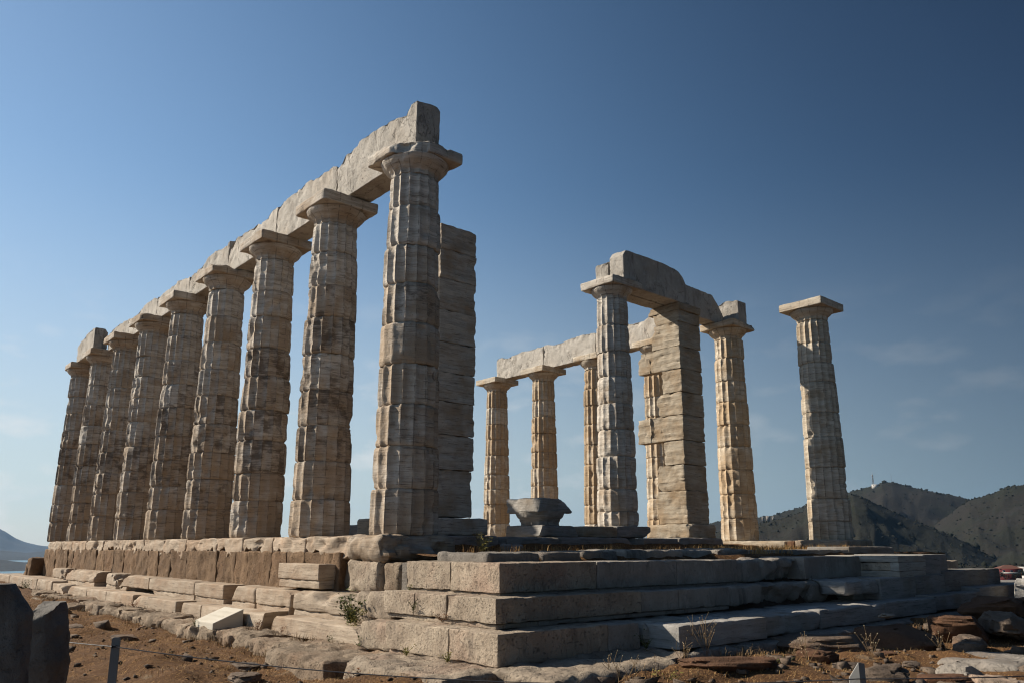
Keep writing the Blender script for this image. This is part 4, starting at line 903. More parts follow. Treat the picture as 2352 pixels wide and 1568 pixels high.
# blocks lying on the terrace behind the front columns of the left row
single('fallen_block', (-3.7, 1.35, -0.1), (-2.65, 2.15, 0.34), M_pierN, 'rounded block seen between the first two columns of the left row', 90, 0.06, 0.06, 0.02, 0.1, c=col3(0.1, 0.2, 0.75), cat='stone block')
single('fallen_block', (-6.8, 2.6, -0.1), (-5.2, 3.6, 0.30), M_marG, 'dark low block seen between the second and third columns of the left row', 91, 0.04, 0.08, 0.02, 0.06, c=col3(0.1, 0.2, 0.6), cat='stone block')

# ------------------------------------------------------------------ plaque
def plaque():
    x0, x1 = -2.72, -2.02; yb, yf = -1.42, -1.86; zb = -1.30; zt, zf = -1.06, -1.235
    t = thing('plaque', ((x0+x1)/2, (yb+yf)/2, zb), 'white wedge shaped marble plaque leaning on the ledge before the low row', 'plaque')
    V, Q = block((x0, yf, zb-0.03), (x1, yb, zt), 0.008, 0.06, 0.001, 3, 95, 0.002)
    k = (V[:, 2]-zb)/(zt-zb); top = zf+(zt-zf)*(V[:, 1]-yf)/(yb-yf); V[:, 2] = np.where(V[:, 2] > zb, zb+k*(top-zb), V[:, 2])
    obj('body', V, Q, M_plaque, t, col3(0, 0.1, 1.0))
    # two faded lines of lettering cut in the sloping face
    sl = (zt-zf)/(yb-yf); parts = []; rr = random.Random(3)
    for (yy, a, b) in ((-1.575, x0+0.10, x1-0.13), (-1.70, x0+0.08, x1-0.11)):
        x = a
        while x < b:
            w = rr.uniform(0.016, 0.026)
            if rr.random() < 0.14: x += w; continue
            h = 0.034
            for (ax, ay, bw, bh) in ((0, 0, 0.004, h), (w-0.005, 0, 0.004, h), (0, rr.choice((0, h/2, h)), w, 0.004)):
                if rr.random() < 0.2: continue
                q = []
                for (sx, sy) in ((0, 0), (1, 0), (1, 1), (0, 1)):
                    X = x+ax+sx*bw; Y = yy+ay+sy*bh
                    q.append([X, Y, zf+sl*(Y-yf)+0.0022])
                parts.append((np.array(q), np.array([[0, 1, 2, 3]])))
            x += w+0.010
    V, Q = join(parts); obj('lettering', V, Q, M_ink, t, smooth=False)
plaque()

# ------------------------------------------------------------------ rope fence
def tube(p, r=0.006, seg=6):
    p = np.array(p, float); V = []; F = []
    for i, q in enumerate(p):
        d = p[min(i+1, len(p)-1)]-p[max(i-1, 0)]; d /= np.linalg.norm(d)
        a = np.cross(d, [0, 0, 1.0]); a /= np.linalg.norm(a); b = np.cross(a, d)
        for k in range(seg): t = 2*np.pi*k/seg; V.append(q+r*(a*math.cos(t)+b*math.sin(t)))
    for i in range(len(p)-1):
        for k in range(seg): F.append([i*seg+k, i*seg+(k+1) % seg, (i+1)*seg+(k+1) % seg, (i+1)*seg+k])
    return np.array(V), np.array(F)
PA = np.array([4.84, -5.05, -0.65]); PB = np.array([7.63, -2.30, -0.74])
def cable(a, b, sag, n=24):
    a = np.array(a, float); b = np.array(b, float); t = np.linspace(0, 1, n)[:, None]; P = a+(b-a)*t; P[:, 2] -= sag*4*(t*(1-t))[:, 0]; return P
g0 = float(ground_z(np.array([PA[0]]), np.array([PA[1]]))[0][0])
t = thing('fence_post', (PA[0], PA[1], g0-0.1), 'flat dark steel fence post with rounded top at lower left', 'fence post', None)
yaw = YAW
ux = np.array([rgt[0], rgt[1], 0]); uy = np.array([-rgt[1], rgt[0], 0])
def flatpost(p, zb, w, th, rtop=0.012):
    prof = [(-w/2, zb), (w/2, zb), (w/2, p[2]-rtop)]
    prof += [(w/2-rtop+rtop*math.cos(a), p[2]-rtop+rtop*math.sin(a)) for a in np.linspace(0, np.pi/2, 6)]
    prof += [(-w/2+rtop-rtop*math.cos(a), p[2]-rtop+rtop*math.sin(a)) for a in np.linspace(np.pi/2, 0, 6)]
    V = []; n = len(prof)
    for s in (-th/2, th/2): V += [np.array([p[0], p[1], 0])+ux*a+uy*s+np.array([0, 0, z]) for a, z in prof]
    F = [list(range(n)), list(range(2*n-1, n-1, -1))]+[[i, i+n, (i+1) % n+n, (i+1) % n] for i in range(n)]
    return np.array(V), F
V, F = flatpost(PA, g0-0.1, 0.046, 0.008); obj('post', V, F, M_post, t, ang=30)
V, F = tube([PA+ux*0.0-uy*0.012+[0, 0, -0.045], PA-uy*0.03+[0, 0, -0.045]], 0.008, 8); obj('cable_eye', V, F, M_wire, t)
g1 = float(ground_z(np.array([PB[0]]), np.array([PB[1]]))[0][0])
t = thing('fence_post', (PB[0], PB[1], g1-0.1), 'angled steel fence post with slanted pale side at lower right', 'fence post', None)
V = []
for (a, z) in ((0.0, PB[2]), (-0.042, PB[2]-0.075), (-0.042, g1-0.1), (0.0, g1-0.1)): V += [PB*[1, 1, 0]+ux*a-uy*0.026*(a/0.042)+[0, 0, z], PB*[1, 1, 0]+ux*a-uy*0.026*(a/0.042)+uy*0.006+[0, 0, z]]
F = [[0, 2, 4, 6], [7, 5, 3, 1], [0, 1, 3, 2], [2, 3, 5, 4], [4, 5, 7, 6], [6, 7, 1, 0]]
obj('pale_flange', np.array(V), F, plain('galvanised_steel', (0.27, 0.265, 0.25), 0.6, 0.2), t, smooth=False)
V = []
for (a, z) in ((0.002, PB[2]), (0.030, PB[2]-0.004), (0.030, g1-0.1), (0.002, g1-0.1)): V += [PB*[1, 1, 0]+ux*a+[0, 0, z], PB*[1, 1, 0]+ux*a+uy*0.006+[0, 0, z]]
obj('grey_flange', np.array(V), F, M_post, t, smooth=False)
E1 = PA+[0, 0, -0.045]; E2 = PB+[0, 0, -0.075]-ux*0.012-uy*0.012
V, Fq = tube(cable([0.6, -7.6, -0.45], E1-uy*0.02, 0.02), 0.003); tag(obj('fence_cable', V, Fq, M_wire, None), 'thin steel cable running left from the left fence post past the dark slabs', 'cable')
V, Fq = tube(cable(E1-uy*0.02, E2, 0.09), 0.003); tag(obj('fence_cable', V, Fq, M_wire, None), 'thin steel cable sagging between the two fence posts', 'cable')
V, Fq = tube(cable(E2, [9.3, 1.2, -0.75], 0.06), 0.003); tag(obj('fence_cable', V, Fq, M_wire, None), 'thin steel cable running right from the right fence post', 'cable')

# ------------------------------------------------------------------ boulders and rocks
def rock(c, size, seed, mat, lab, name='rock', cat='rock', col=col3(0, 0, 1), rot=0.0, cuts=(), flat=0.0, amp=0.10):
    n, m = 44, 30; u = np.linspace(0, 2*np.pi, n, endpoint=False); v = np.linspace(0.02, np.pi-0.02, m)
    Vv, U = np.meshgrid(v, u, indexing='ij'); d = np.stack([np.sin(Vv)*np.cos(U), np.sin(Vv)*np.sin(U), np.cos(Vv)], -1).reshape(-1, 3)
    e = 0.62; b = np.sign(d)*np.abs(d)**e
    sv = seedv(seed); r = 1+0.28*fbm(d*1.1+sv, 3)+amp*fbm(d*3.2+sv, 4)-0.06*np.abs(fbm(d*6+sv, 3))
    P = b*r[:, None]
    for q in range(5):
        rs = np.random.RandomState(int(seed*13)+q); nn = rs.normal(size=3); nn /= np.linalg.norm(nn); s = P@nn-rs.uniform(0.62, 0.95); P = P-np.clip(s, 0, None)[:, None]*nn*0.9
    size = (size[0], size[1], size[2]*(0.66 if mat is M_rust or mat is M_rock else 1.0))
    P = P*np.array(size)/2; ca, sa = math.cos(rot), math.sin(rot)
    P = np.stack([P[:, 0]*ca-P[:, 1]*sa, P[:, 0]*sa+P[:, 1]*ca, P[:, 2]], 1)+np.array(c)
    I = np.arange(n*m).reshape(m, n); J = np.roll(I, -1, 1); Q = np.stack([I[:-1], I[1:], J[1:], J[:-1]], -1).reshape(-1, 4)
    for (pt, nn, rough) in cuts:
        nn = np.array(nn, float); nn /= np.linalg.norm(nn); s = (P-np.array(pt))@nn+rough*fbm(P*4+sv, 3); P = P-np.clip(s, 0, None)[:, None]*nn
    return tag(obj(name, P, Q, mat, None, col, ang=40), lab, cat)
# two dark upright slabs at the lower left, close to the camera
def slab(px_poly, D, th, lab, seed, mat=M_bould, bevel=None):
    """upright slab standing at distance D: outline of its broad face, real thickness behind it"""
    pts = [CAM+(fwd+rgt*((px-1176)/1813.0)-upv*((py-843)/1813.0))*D for px, py in px_poly]
    c = np.mean(pts, 0); xs = np.array([np.dot(p-c, rgt) for p in pts]); zs = np.array([p[2] for p in pts])
    zl = np.linspace(zs.min(), zs.max(), 34); L, Rr = [], []
    half = len(pts)//2
    li = np.argsort(zs[:half]); ri = np.argsort(zs[half:])
    Lx = np.interp(zl, zs[:half][li], xs[:half][li]); Rx = np.interp(zl, zs[half:][ri], xs[half:][ri])
    n = 40; th_ = np.linspace(0, 2*np.pi, n, endpoint=False); V = []
    k2 = np.array([rgt[0], rgt[1], 0]); k3 = np.array([FF[0], FF[1], 0])
    for z, a, b in zip(zl, Lx, Rx):
        w = (b-a)/2; m = (a+b)/2
        ex = np.sign(np.cos(th_))*np.abs(np.cos(th_))**0.55; ey = np.sign(np.sin(th_))*np.abs(np.sin(th_))**0.6
        V.append(np.array([c[0], c[1], 0])+k2*(m+w*ex)[:, None]+k3*(th*ey+th)[:, None]+np.array([0, 0, z]))
    V = np.array(V).reshape(-1, 3); sv = seedv(seed); cc = np.array([c[0], c[1], 0])
    d = V-np.array([c[0], c[1], 0])-k3*th; d[:, 2] = 0; d /= np.linalg.norm(d, axis=1)[:, None]+1e-6
    V = V+d*(0.03*fbm(V*3.5+sv, 4)+0.018*fbm(V*np.array([11, 11, 5.])+sv, 4))[:, None]
    if bevel:
        nn = -k2*0.30-k3*0.50+np.array([0, 0, 0.80]); nn /= np.linalg.norm(nn)
        pt = cc+k2*bevel[0]+k3*bevel[1]+np.array([0, 0, zs.max()-bevel[2]])
        sd = (V-pt)@nn+0.02*fbm(V*6+sv, 3); V = V-np.clip(sd, 0, None)[:, None]*nn
    m = len(zl); I = np.arange(m*n).reshape(m, n); J = np.roll(I, -1, 1)
    Q = np.stack([I[:-1], J[:-1], J[1:], I[1:]], -1).reshape(-1, 4).tolist(); Q.append(I[-1].tolist()); Q.append(I[0][::-1].tolist())
    return tag(obj('stone_slab', V, Q, mat, None, col3(0, 0, 1), ang=50), lab, 'stone slab')
slab([(-150, 1640), (-150, 1500), (-130, 1400), (-60, 1342), (62, 1640), (53, 1560), (36, 1430), (20, 1385), (2, 1342)], 3.15, 0.05, 'dark upright stone slab cut by the left edge of the photo', 1)
slab([(58, 1660), (50, 1560), (42, 1480), (36, 1425), (38, 1386), (128, 1660), (124, 1560), (121, 1480), (114, 1435), (100, 1386)], 4.1, 0.085, 'dark upright stone with sunlit slanted top beside the edge slab', 2, bevel=(0.01, 0.085, 0.012))
rock((1.0, -5.6, -1.22), (0.55, 0.5, 0.5), 3, M_rock, 'pale rock peeping out between the two dark upright slabs and the soil', col=col3(0, 0, 1.2))
# rocks of the rough ground on the right
rock((4.95, 0.40, -1.30), (0.62, 1.05, 0.30), 11, M_rust, 'flat rust coloured rock in front of the low front row', rot=-0.55, amp=0.06, cuts=[((4.95, 0.4, -1.17), (0.02, -0.05, 1), 0.015)])
rock((4.75, 2.75, -1.33), (0.8, 1.2, 0.42), 12, M_rock, 'layered brown rock beside the foundation stones, right of the rust rock', rot=-0.5, cuts=[((4.75, 2.7, -1.16), (0.1, -0.1, 1), 0.02)])
rock((5.25, 3.55, -1.30), (0.85, 1.0, 0.62), 13, M_rust, 'big rounded red brown boulder with a white flake on top', rot=-0.4)
rock((5.05, 3.02, -1.34), (0.35, 0.5, 0.28), 14, M_rock, 'small sunlit brown stone left of the big red brown boulder', rot=0.3)
rock((5.05, 3.75, -1.0), (0.16, 0.26, 0.05), 15, M_por, 'white flake of stone lying on the big boulder', rot=0.2)
rock((5.95, 3.75, -1.32), (0.35, 0.4, 0.26), 16, M_rock, 'small grey stone right of the big red brown boulder', rot=0.8)
rock((5.35, 5.15, -1.22), (0.8, 1.0, 0.55), 17, M_rust, 'dark red boulder in the shade at right', rot=0.2)
rock((5.75, 5.6, -1.15), (0.5, 0.9, 0.5), 18, M_rock, 'grey brown boulder leaning behind the dark red boulder', rot=0.5)
rock((5.0, 7.6, -1.10), (0.9, 1.1, 0.55), 19, M_rust, 'orange lit boulder at the right edge beyond the shade', rot=0.1)
rock((5.45, 8.1, -1.05), (0.5, 0.6, 0.4), 20, M_rust, 'small round boulder right of the orange lit boulder', rot=0.7)
rock((4.75, 10.4, -1.0), (0.9, 1.0, 0.5), 21, M_marG, 'pale rounded block at the right edge behind the boulders', rot=0.2)
single('fallen_slab', (5.95, 2.75, -1.62), (6.75, 3.85, -1.32), M_porG, 'big squared pale slab at the lower right corner', 99, 0.04, 0.05, 0.02, 0.07, c=col3(0, 0.1, 1.0), cat='slab')
rock((6.35, 2.35, -1.42), (0.42, 0.85, 0.28), 23, M_porG, 'grey stone lying before the squared slab at the lower right corner', rot=0.5)
rock((6.75, 2.1, -1.46), (0.5, 0.6, 0.26), 24, M_por, 'pale sunlit stone at the bottom edge below the squared slab', rot=0.3)
rr = random.Random(77); k = 0
spots = [(4.9, 4.6), (5.1, 6.3), (5.5, 6.9), (5.9, 6.4), (6.2, 5.2), (5.7, 4.55), (6.35, 4.6), (4.85, 5.8), (5.5, 2.7), (5.9, 2.3), (5.6, 1.7), (6.05, 1.3), (6.4, 1.75), (5.15, 1.75)]
names = ['fist sized', 'knee high', 'low flat', 'wedge shaped', 'half buried', 'squat', 'angular', 'rounded', 'small pale', 'small brown', 'tiny grey', 'flat orange', 'lumpy', 'cracked']
wher = ['by the foundation stones behind the big boulder', 'beyond the dark red boulder', 'between the dark red and orange boulders', 'right of the orange boulder', 'in the shade at the right edge', 'between the two red boulders', 'behind the squared corner slab', 'against the foundation course at right',
        'left of the squared corner slab', 'just left of the corner slab stones', 'behind the right fence post', 'beside the right fence post', 'right of the right fence post', 'between the rust rock and the big boulder']
for (px, py), a, b in zip(spots, names, wher):
    s = rr.uniform(0.25, 0.6) if 'small' not in a and 'tiny' not in a and 'fist' not in a else rr.uniform(0.14, 0.22)
    z = float(ground_z(np.array([px]), np.array([py]))[0][0])
    rock((px, py, z+0.02), (s, s*rr.uniform(0.8, 1.4), s*rr.uniform(0.4, 0.7)), 30+k, rr.choice((M_rock, M_rust, M_rock)), '%s stone %s' % (a, b), rot=rr.uniform(0, 3), col=col3(0, 0, rr.uniform(0.8, 1.1))); k += 1
for (px, py, s, lab) in ((1.25, -2.75, 0.32, 'flat pale stone in the straw soil below the cable'), (0.55, -2.45, 0.30, 'grey stone in the soil before the poros ledge'), (0.95, -2.12, 0.28, 'dark lump of stone against the poros ledge'),
                         (-0.75, -2.5, 0.2, 'small pale stone in the soil left of centre'), (-3.5, -2.6, 0.35, 'low whitish rock in the soil at left'), (1.2, -3.9, 0.6, 'low layered rock outcrop beside the left fence post'),
                         (-5.5, -2.9, 0.5, 'flat outcrop in the soil towards the dark slabs'), (2.4, -3.2, 0.22, 'small flat stone at the bottom edge')):
    z = float(ground_z(np.array([px]), np.array([py]))[0][0])
    rock((px, py, z+0.01), (s*1.3, s, s*0.35), 60+k, M_rock, lab, rot=rr.uniform(-0.4, 0.4), col=col3(0, 0, rr.uniform(0.95, 1.25))); k += 1

# ------------------------------------------------------------------ gravel, straw, grass: nobody could count them
from mathutils.bvhtree import BVHTree
gobj = bpy.data.objects['ground']
_bvh = BVHTree.FromPolygons([v.co.copy() for v in gobj.data.vertices], [list(p.vertices) for p in gobj.data.polygons])
def gz(x, y):
    h = _bvh.ray_cast(Vector((x, y, 5)), Vector((0, 0, -1))); return h[0].z if h[0] else -1.5
def open_ground(x, y): return not (PX0-1 < x < 4.6 and -1.85 < y < 14)
def gravel():
    rs = np.random.RandomState(9); Vs, Fs, n = [], [], 0
    base = np.array([(1, 0, 0), (0, 1, 0), (-1, 0, 0), (0, -1, 0), (0, 0, 1), (0, 0, -1)], float); tri = np.array([(0, 1, 4), (1, 2, 4), (2, 3, 4), (3, 0, 4), (1, 0, 5), (2, 1, 5), (3, 2, 5), (0, 3, 5)])
    cnt = 0
    while cnt < 1800:
        if rs.rand() < 0.5: x, y = rs.uniform(-12, 4.5), rs.uniform(-5.5, -1.8)
        else: x, y = rs.uniform(3.5, 8.5), rs.uniform(-2.5, 9)
        if not open_ground(x, y): continue
        s = 0.012*rs.lognormal(0, 0.6); P = (base+0.35*rs.normal(size=base.shape))*s*np.array([1, 1, 0.6]); a = rs.uniform(0, 6.3)
        P = np.stack([P[:, 0]*math.cos(a)-P[:, 1]*math.sin(a), P[:, 0]*math.sin(a)+P[:, 1]*math.cos(a), P[:, 2]], 1)+[x, y, gz(x, y)+0.3*s]
        Vs.append(P); Fs.append(tri+n); n += 6; cnt += 1
    return np.vstack(Vs), np.vstack(Fs)
V, F = gravel(); tag(obj('gravel', V, F, M_rock, None, col3(0, 0, 0.8), smooth=False, org=(0, 0, -1.5)), 'loose gravel scattered over the soil', 'gravel', kind='stuff')
def rubble():
    rs = np.random.RandomState(19); Vs, Fs, n = [], [], 0
    g = np.array([(x, y, z) for z in (-1, 1) for y in (-1, 1) for x in (-1, 1)], float)
    q = np.array([[0, 2, 3, 1], [4, 5, 7, 6], [0, 1, 5, 4], [2, 6, 7, 3], [0, 4, 6, 2], [1, 3, 7, 5]])
    cnt = 0
    while cnt < 420:
        if rs.rand() < 0.90: x, y = rs.uniform(4.4, 7.6), rs.uniform(-1.2, 9)
        else: x, y = rs.uniform(-12, 4.5), -1.9-abs(rs.normal())*1.1
        if not open_ground(x, y): continue
        s = 0.028*rs.lognormal(0, 0.5); P = (g+0.45*rs.normal(size=g.shape))*s*np.array([1, rs.uniform(0.6, 1.2), rs.uniform(0.4, 0.8)]); a = rs.uniform(0, 6.3)
        P = np.stack([P[:, 0]*math.cos(a)-P[:, 1]*math.sin(a), P[:, 0]*math.sin(a)+P[:, 1]*math.cos(a), P[:, 2]], 1)+[x, y, gz(x, y)+0.2*s]
        Vs.append(P); Fs.append(q+n); n += 8; cnt += 1
    return np.vstack(Vs), np.vstack(Fs)
V, F = rubble(); tag(obj('rubble', V, F, M_rock, None, col3(0, 0, 0.95), smooth=False, org=(0, 0, -1.5)), 'small broken stones strewn over the rough ground', 'rubble', kind='stuff')
def blades(pts, hh, mat, name, lab, seed, per=(5, 11), lean=0.6, w=0.004, cat='grass', spread=0.05):
    rs = np.random.RandomState(seed); Vs, Fs, n = [], [], 0
    for (x, y, z) in pts:
        for _ in range(rs.randint(*per)):
            h = hh*rs.uniform(0.4, 1.2); a = rs.uniform(0, 6.3); l = lean*rs.uniform(0.1, 1)*h; px, py = x+rs.normal()*spread, y+rs.normal()*spread
            d = np.array([math.cos(a), math.sin(a), 0]); s = np.array([-d[1], d[0], 0])*w
            p0 = np.array([px, py, z-0.01]); p1 = p0+d*l*0.35+[0, 0, h*0.6]; p2 = p0+d*l+[0, 0, h*(0.95 if l < 0.5*h else 0.75)]
            Vs.append(np.array([p0-s, p0+s, p1+s*0.7, p1-s*0.7, p2+s*0.15, p2-s*0.15])); Fs.append(np.array([[0, 1, 2, 3], [3, 2, 4, 5]])+n); n += 6
    return tag(obj(name, np.vstack(Vs), np.vstack(Fs), mat, None, smooth=False, org=(0, 0, -1.5)), lab, cat, kind='stuff')
rs = np.random.RandomState(21); P1 = []
while len(P1) < 4600:
    if rs.rand() < 0.62: x, y = rs.uniform(-14, 4.5), -1.8-abs(rs.normal())*1.3
    else: x, y = rs.uniform(4.4, 8.2), rs.uniform(-2.0, 6.5)
    if open_ground(x, y): P1.append((x, y, gz(x, y)))
blades(P1, 0.045, M_straw, 'straw_grass', 'short dry straw lying over the orange soil', 22, (4, 9), 1.6, 0.0026)
P4 = []
for _ in range(150):
    x = rs.uniform(-13, 1.9); P4.append((x, -1.84-0.1*rs.rand(), gz(x, -1.9)))
for _ in range(120):
    y = rs.uniform(-1, 9); P4.append((4.55+abs(rs.normal())*0.25, y, gz(4.7, y)))
for _ in range(60):
    P4.append((rs.uniform(-12, 1.2), -1.40-0.12*rs.rand(), -1.33))
blades(P4, 0.10, M_dryg, 'dry_tufts', 'dry brown tufts along the foot of the stones', 26, (6, 12), 0.9, 0.0035)
P2 = [(rs.uniform(1.2, 2.6), rs.uniform(4.9, 5.9), -0.27) for _ in range(70)]+[(rs.uniform(-1.2, 1.2), rs.uniform(10.2, 11.7), -0.24) for _ in range(160)]+[(rs.uniform(-1.4, 1.5), rs.uniform(1, 9.5), -0.26) for _ in range(170)]
blades(P2, 0.14, M_straw, 'terrace_grass', 'dry yellow grass growing on the terrace between the stones', 23, (6, 12), 0.8, 0.004)
P3 = [(rs.uniform(-14, -9.5), rs.uniform(10.9, 11.7), -0.1) for _ in range(60)]+[(rs.uniform(-8, -4), rs.uniform(7.5, 11.6), -0.1) for _ in range(60)]
blades(P3, 0.28, M_straw, 'tall_grass', 'tall dry grass inside the temple at the feet of the far columns', 24, (6, 12), 0.6, 0.006)

# ------------------------------------------------------------------ single weeds
def weed(c, h, lab, seed, kind='stem', n=6, spread=0.5, cat='weed'):
    rs = np.random.RandomState(seed); c = np.array(c, float); t = thing('weed', c, lab, cat)
    st, lv, sd = [], [], []; 
    for _ in range(n):
        a = rs.uniform(0, 6.3); l = spread*rs.uniform(0.2, 1)*h; H = h*rs.uniform(0.6, 1.05); d = np.array([math.cos(a), math.sin(a), 0])
        P = [c+d*l*(q**1.5)+[0, 0, H*q] for q in np.linspace(-0.03, 1, 6)]
        st.append(tube(P, 0.0022 if kind != 'bush' else 0.003, 4)); tip = P[-1]
        tips = [tip]
        if kind == 'stem':
            for b in range(rs.randint(1, 4)):
                q = P[rs.randint(2, 5)]; e = q+np.array([rs.normal()*0.05, rs.normal()*0.05, rs.uniform(0.05, 0.14)]); st.append(tube([q, (q+e)/2+[0, 0, 0.006], e], 0.0016, 4)); tips.append(e)
            for e in tips:
                r = rs.uniform(0.004, 0.008); B = np.array([(1, 0, 0), (0, 1, 0), (-1, 0, 0), (0, -1, 0), (0, 0, 1), (0, 0, -1)])*r+e
                sd.append((B, np.array([(0, 1, 4), (1, 2, 4), (2, 3, 4), (3, 0, 4), (1, 0, 5), (2, 1, 5), (3, 2, 5), (0, 3, 5)])))
        else:
            for b in range(22 if kind == 'bush' else 12):
                q = P[rs.randint(1, 6)]+rs.normal(size=3)*0.02*h/0.2; dd = rs.normal(size=3); dd /= np.linalg.norm(dd); dd[2] = abs(dd[2])*0.6; s = np.cross(dd, [0.3, 0.2, 1]); s /= np.linalg.norm(s); L = rs.uniform(0.02, 0.045)*(h/0.25+0.3); W = L*0.28
                lv.append((np.array([q, q+dd*L*0.5+s*W, q+dd*L, q+dd*L*0.5-s*W]), np.array([[0, 1, 2, 3]])))
    V, F = join(st); obj('stems', V, F, M_dryg if kind in ('stem', 'dock') else M_leaf, t, smooth=False)
    if sd: [obj('seed_head', B, T, M_seed, t, smooth=False) for B, T in sd]
    if lv: V, F = join(lv); obj('leaves', V, F, {'dock': M_brn, 'olive': M_oliv}.get(kind, M_leaf), t, smooth=False)
weed((0.72, -1.22, -1.10), 0.34, 'dark green bush between the grey fractured block and the pale steps', 1, 'bush', 16, 0.8, 'bush')
weed((0.95, -1.30, -1.10), 0.24, 'yellow green shrub at the right side of the dark green bush', 2, 'olive', 10, 0.8, 'bush')
weed((1.62, -0.97, -0.69), 0.09, 'tiny green weed in the joint under the highest pale step', 3, 'olive', 5, 0.9)
weed((2.16, -1.28, -0.86), 0.10, 'small green weed on the face of the middle pale step', 4, 'leaf', 5, 0.9)
weed((2.72, -1.30, -0.94), 0.11, 'reddish dry weed in the joint below the middle pale step', 5, 'dock', 7, 0.9)
weed((1.30, -1.42, -1.32), 0.15, 'dark green tuft at the right end of the low row', 6, 'leaf', 7, 0.8)
weed((0.55, -1.42, -1.32), 0.10, 'green sprig at the crack of the last low row block', 7, 'leaf', 4, 0.8)
weed((-1.42, -1.46, -1.31), 0.13, 'brown dry dock plant right of the white plaque', 8, 'dock', 7, 0.5)
weed((-0.75, -1.42, -1.31), 0.11, 'thin dry sprig farther right of the white plaque', 9, 'dock', 4, 0.6)
weed((-3.05, -1.44, -1.31), 0.11, 'brown dry plant at the left side of the white plaque', 10, 'dock', 5, 0.6)
weed((-2.62, -1.90, -1.31), 0.10, 'small weed sticking up before the front corner of the plaque', 11, 'leaf', 4, 0.5)
weed((0.55, 1.0, -0.28), 0.30, 'yellow flowering weed before the dark pier', 12, 'olive', 9, 0.5)
weed((0.75, 0.75, -0.28), 0.34, 'tall weed with seed heads before the dark pier', 13, 'stem', 7, 0.3)
weed((2.35, 1.62, -0.34), 0.14, 'dark tuft in the joint of the inner low row', 14, 'leaf', 8, 0.6)
weed((2.2, 3.22, -0.34), 0.16, 'dry tuft between the rounded stones of the inner low row', 15, 'dock', 7, 0.6)
weed((4.45, 0.85, -1.30), 0.42, 'tall dry weed with many pale seed heads behind the rust rock', 16, 'stem', 9, 0.55)
weed((4.62, 0.25, -1.34), 0.28, 'shorter seed head weed at the left of the rust rock', 17, 'stem', 6, 0.6)
weed((4.70, -0.75, -1.45), 0.34, 'seed head weed before the long eroded slab', 18, 'stem', 8, 0.6)
weed((5.35, 1.25, -1.36), 0.34, 'thin seed head weed right of the rust rock', 19, 'stem', 6, 0.5)
weed((5.55, 2.2, -1.36), 0.30, 'seed head weed before the layered brown rock', 20, 'stem', 6, 0.5)
weed((5.85, 3.3, -1.38), 0.30, 'bent seed head weed before the big red brown boulder', 21, 'stem', 6, 0.6)
weed((4.95, -0.45, -1.42), 0.16, 'grey green low plant before the rust rock', 22, 'olive', 12, 1.0)
weed((5.25, 0.95, -1.36), 0.15, 'green low plant at the right end of the rust rock', 23, 'leaf', 10, 1.0)
weed((2.75, -2.32, -1.46), 0.16, 'dry sprig before the wide rough slab', 24, 'dock', 5, 0.6)
weed((2.55, -1.62, -1.26), 0.10, 'low dry tuft on the flat stone left of the wide slab', 25, 'olive', 8, 0.9)
weed((3.25, -1.62, -1.25), 0.09, 'green low tuft below the corner of the lowest pale step', 26, 'olive', 8, 0.9)
weed((4.05, 0.35, -1.22), 0.16, 'dark tuft beside the rounded pale stone of the low front row', 27, 'leaf', 7, 0.6)
weed((-6.9, -1.50, -1.31), 0.13, 'dry green tuft on the ledge below the long low row block', 28, 'dock', 8, 0.9)
weed((-16.3, -1.6, -1.35), 0.25, 'small dark bush before the far end of the low row', 29, 'bush', 8, 0.8, 'bush')

# ------------------------------------------------------------------ far away buildings
def boxm(lo, hi):
    V, F = [], []
    for x in (lo[0], hi[0]):
        for y in (lo[1], hi[1]):
            for z in (lo[2], hi[2]): V.append([x, y, z])
    return np.array(V), np.array([[0, 1, 3, 2], [4, 6, 7, 5], [0, 4, 5, 1], [2, 3, 7, 6], [0, 2, 6, 4], [1, 5, 7, 3]])
def place(V, c, ang):
    ca, sa = math.cos(ang), math.sin(ang); V = np.asarray(V, float)
    return np.stack([V[:, 0]*ca-V[:, 1]*sa+c[0], V[:, 0]*sa+V[:, 1]*ca+c[1], V[:, 2]+c[2]], 1)
def house(c, ang, w, d, h, wallm, lab, roof=True, wins=4, name='house'):
    t = thing(name, c, lab, 'house')
    V, F = boxm((-w/2, -d/2, -6), (w/2, d/2, h)); obj('wall', place(V, c, ang), F, wallm, t, smooth=False)
    if roof:
        e = 0.6; V = np.array([(-w/2-e, -d/2-e, h), (w/2+e, -d/2-e, h), (w/2+e, d/2+e, h), (-w/2-e, d/2+e, h), (-w*0.15, 0, h+2.3), (w*0.15, 0, h+2.3)])
        obj('roof', place(V, c, ang), [[0, 1, 5, 4], [1, 2, 5], [2, 3, 4, 5], [3, 0, 4], [3, 2, 1, 0]], M_tile, t, smooth=False)
    for k in range(wins):
        x = -w/2+w*(k+0.5)/wins
        V, F = boxm((x-0.8, -d/2-0.08, h-2.4), (x+0.8, -d/2+0.05, h-0.9)); wf = obj('window', place(V, c, ang), F, M_white, t, smooth=False)
        V, F = boxm((x-0.62, -d/2-0.12, h-2.25), (x+0.62, -d/2-0.07, h-1.05)); obj('pane', place(V, c, ang), F, M_pane, wf, smooth=False)
    return t
def facing(p): d = CAM-np.array(p); return math.atan2(d[1], d[0])+math.pi/2
c = ridge_pt(2318, 1322, 620); hs = house(c, facing(c)+0.35, 13.5, 10, 4.8, M_red, 'red villa with hipped tile roof on the coast at the right edge', wins=3)
V, F = boxm((-6.75, -6.6, 1.7), (6.75, -4.9, 2.6)); obj('balcony', place(V, c, facing(c)+0.35), F, M_white, hs, smooth=False)
c = ridge_pt(2352, 1312, 640); house(c, facing(c), 7, 7, 3.2, M_white, 'white house beside the red villa, cut by the right edge', False, 2)
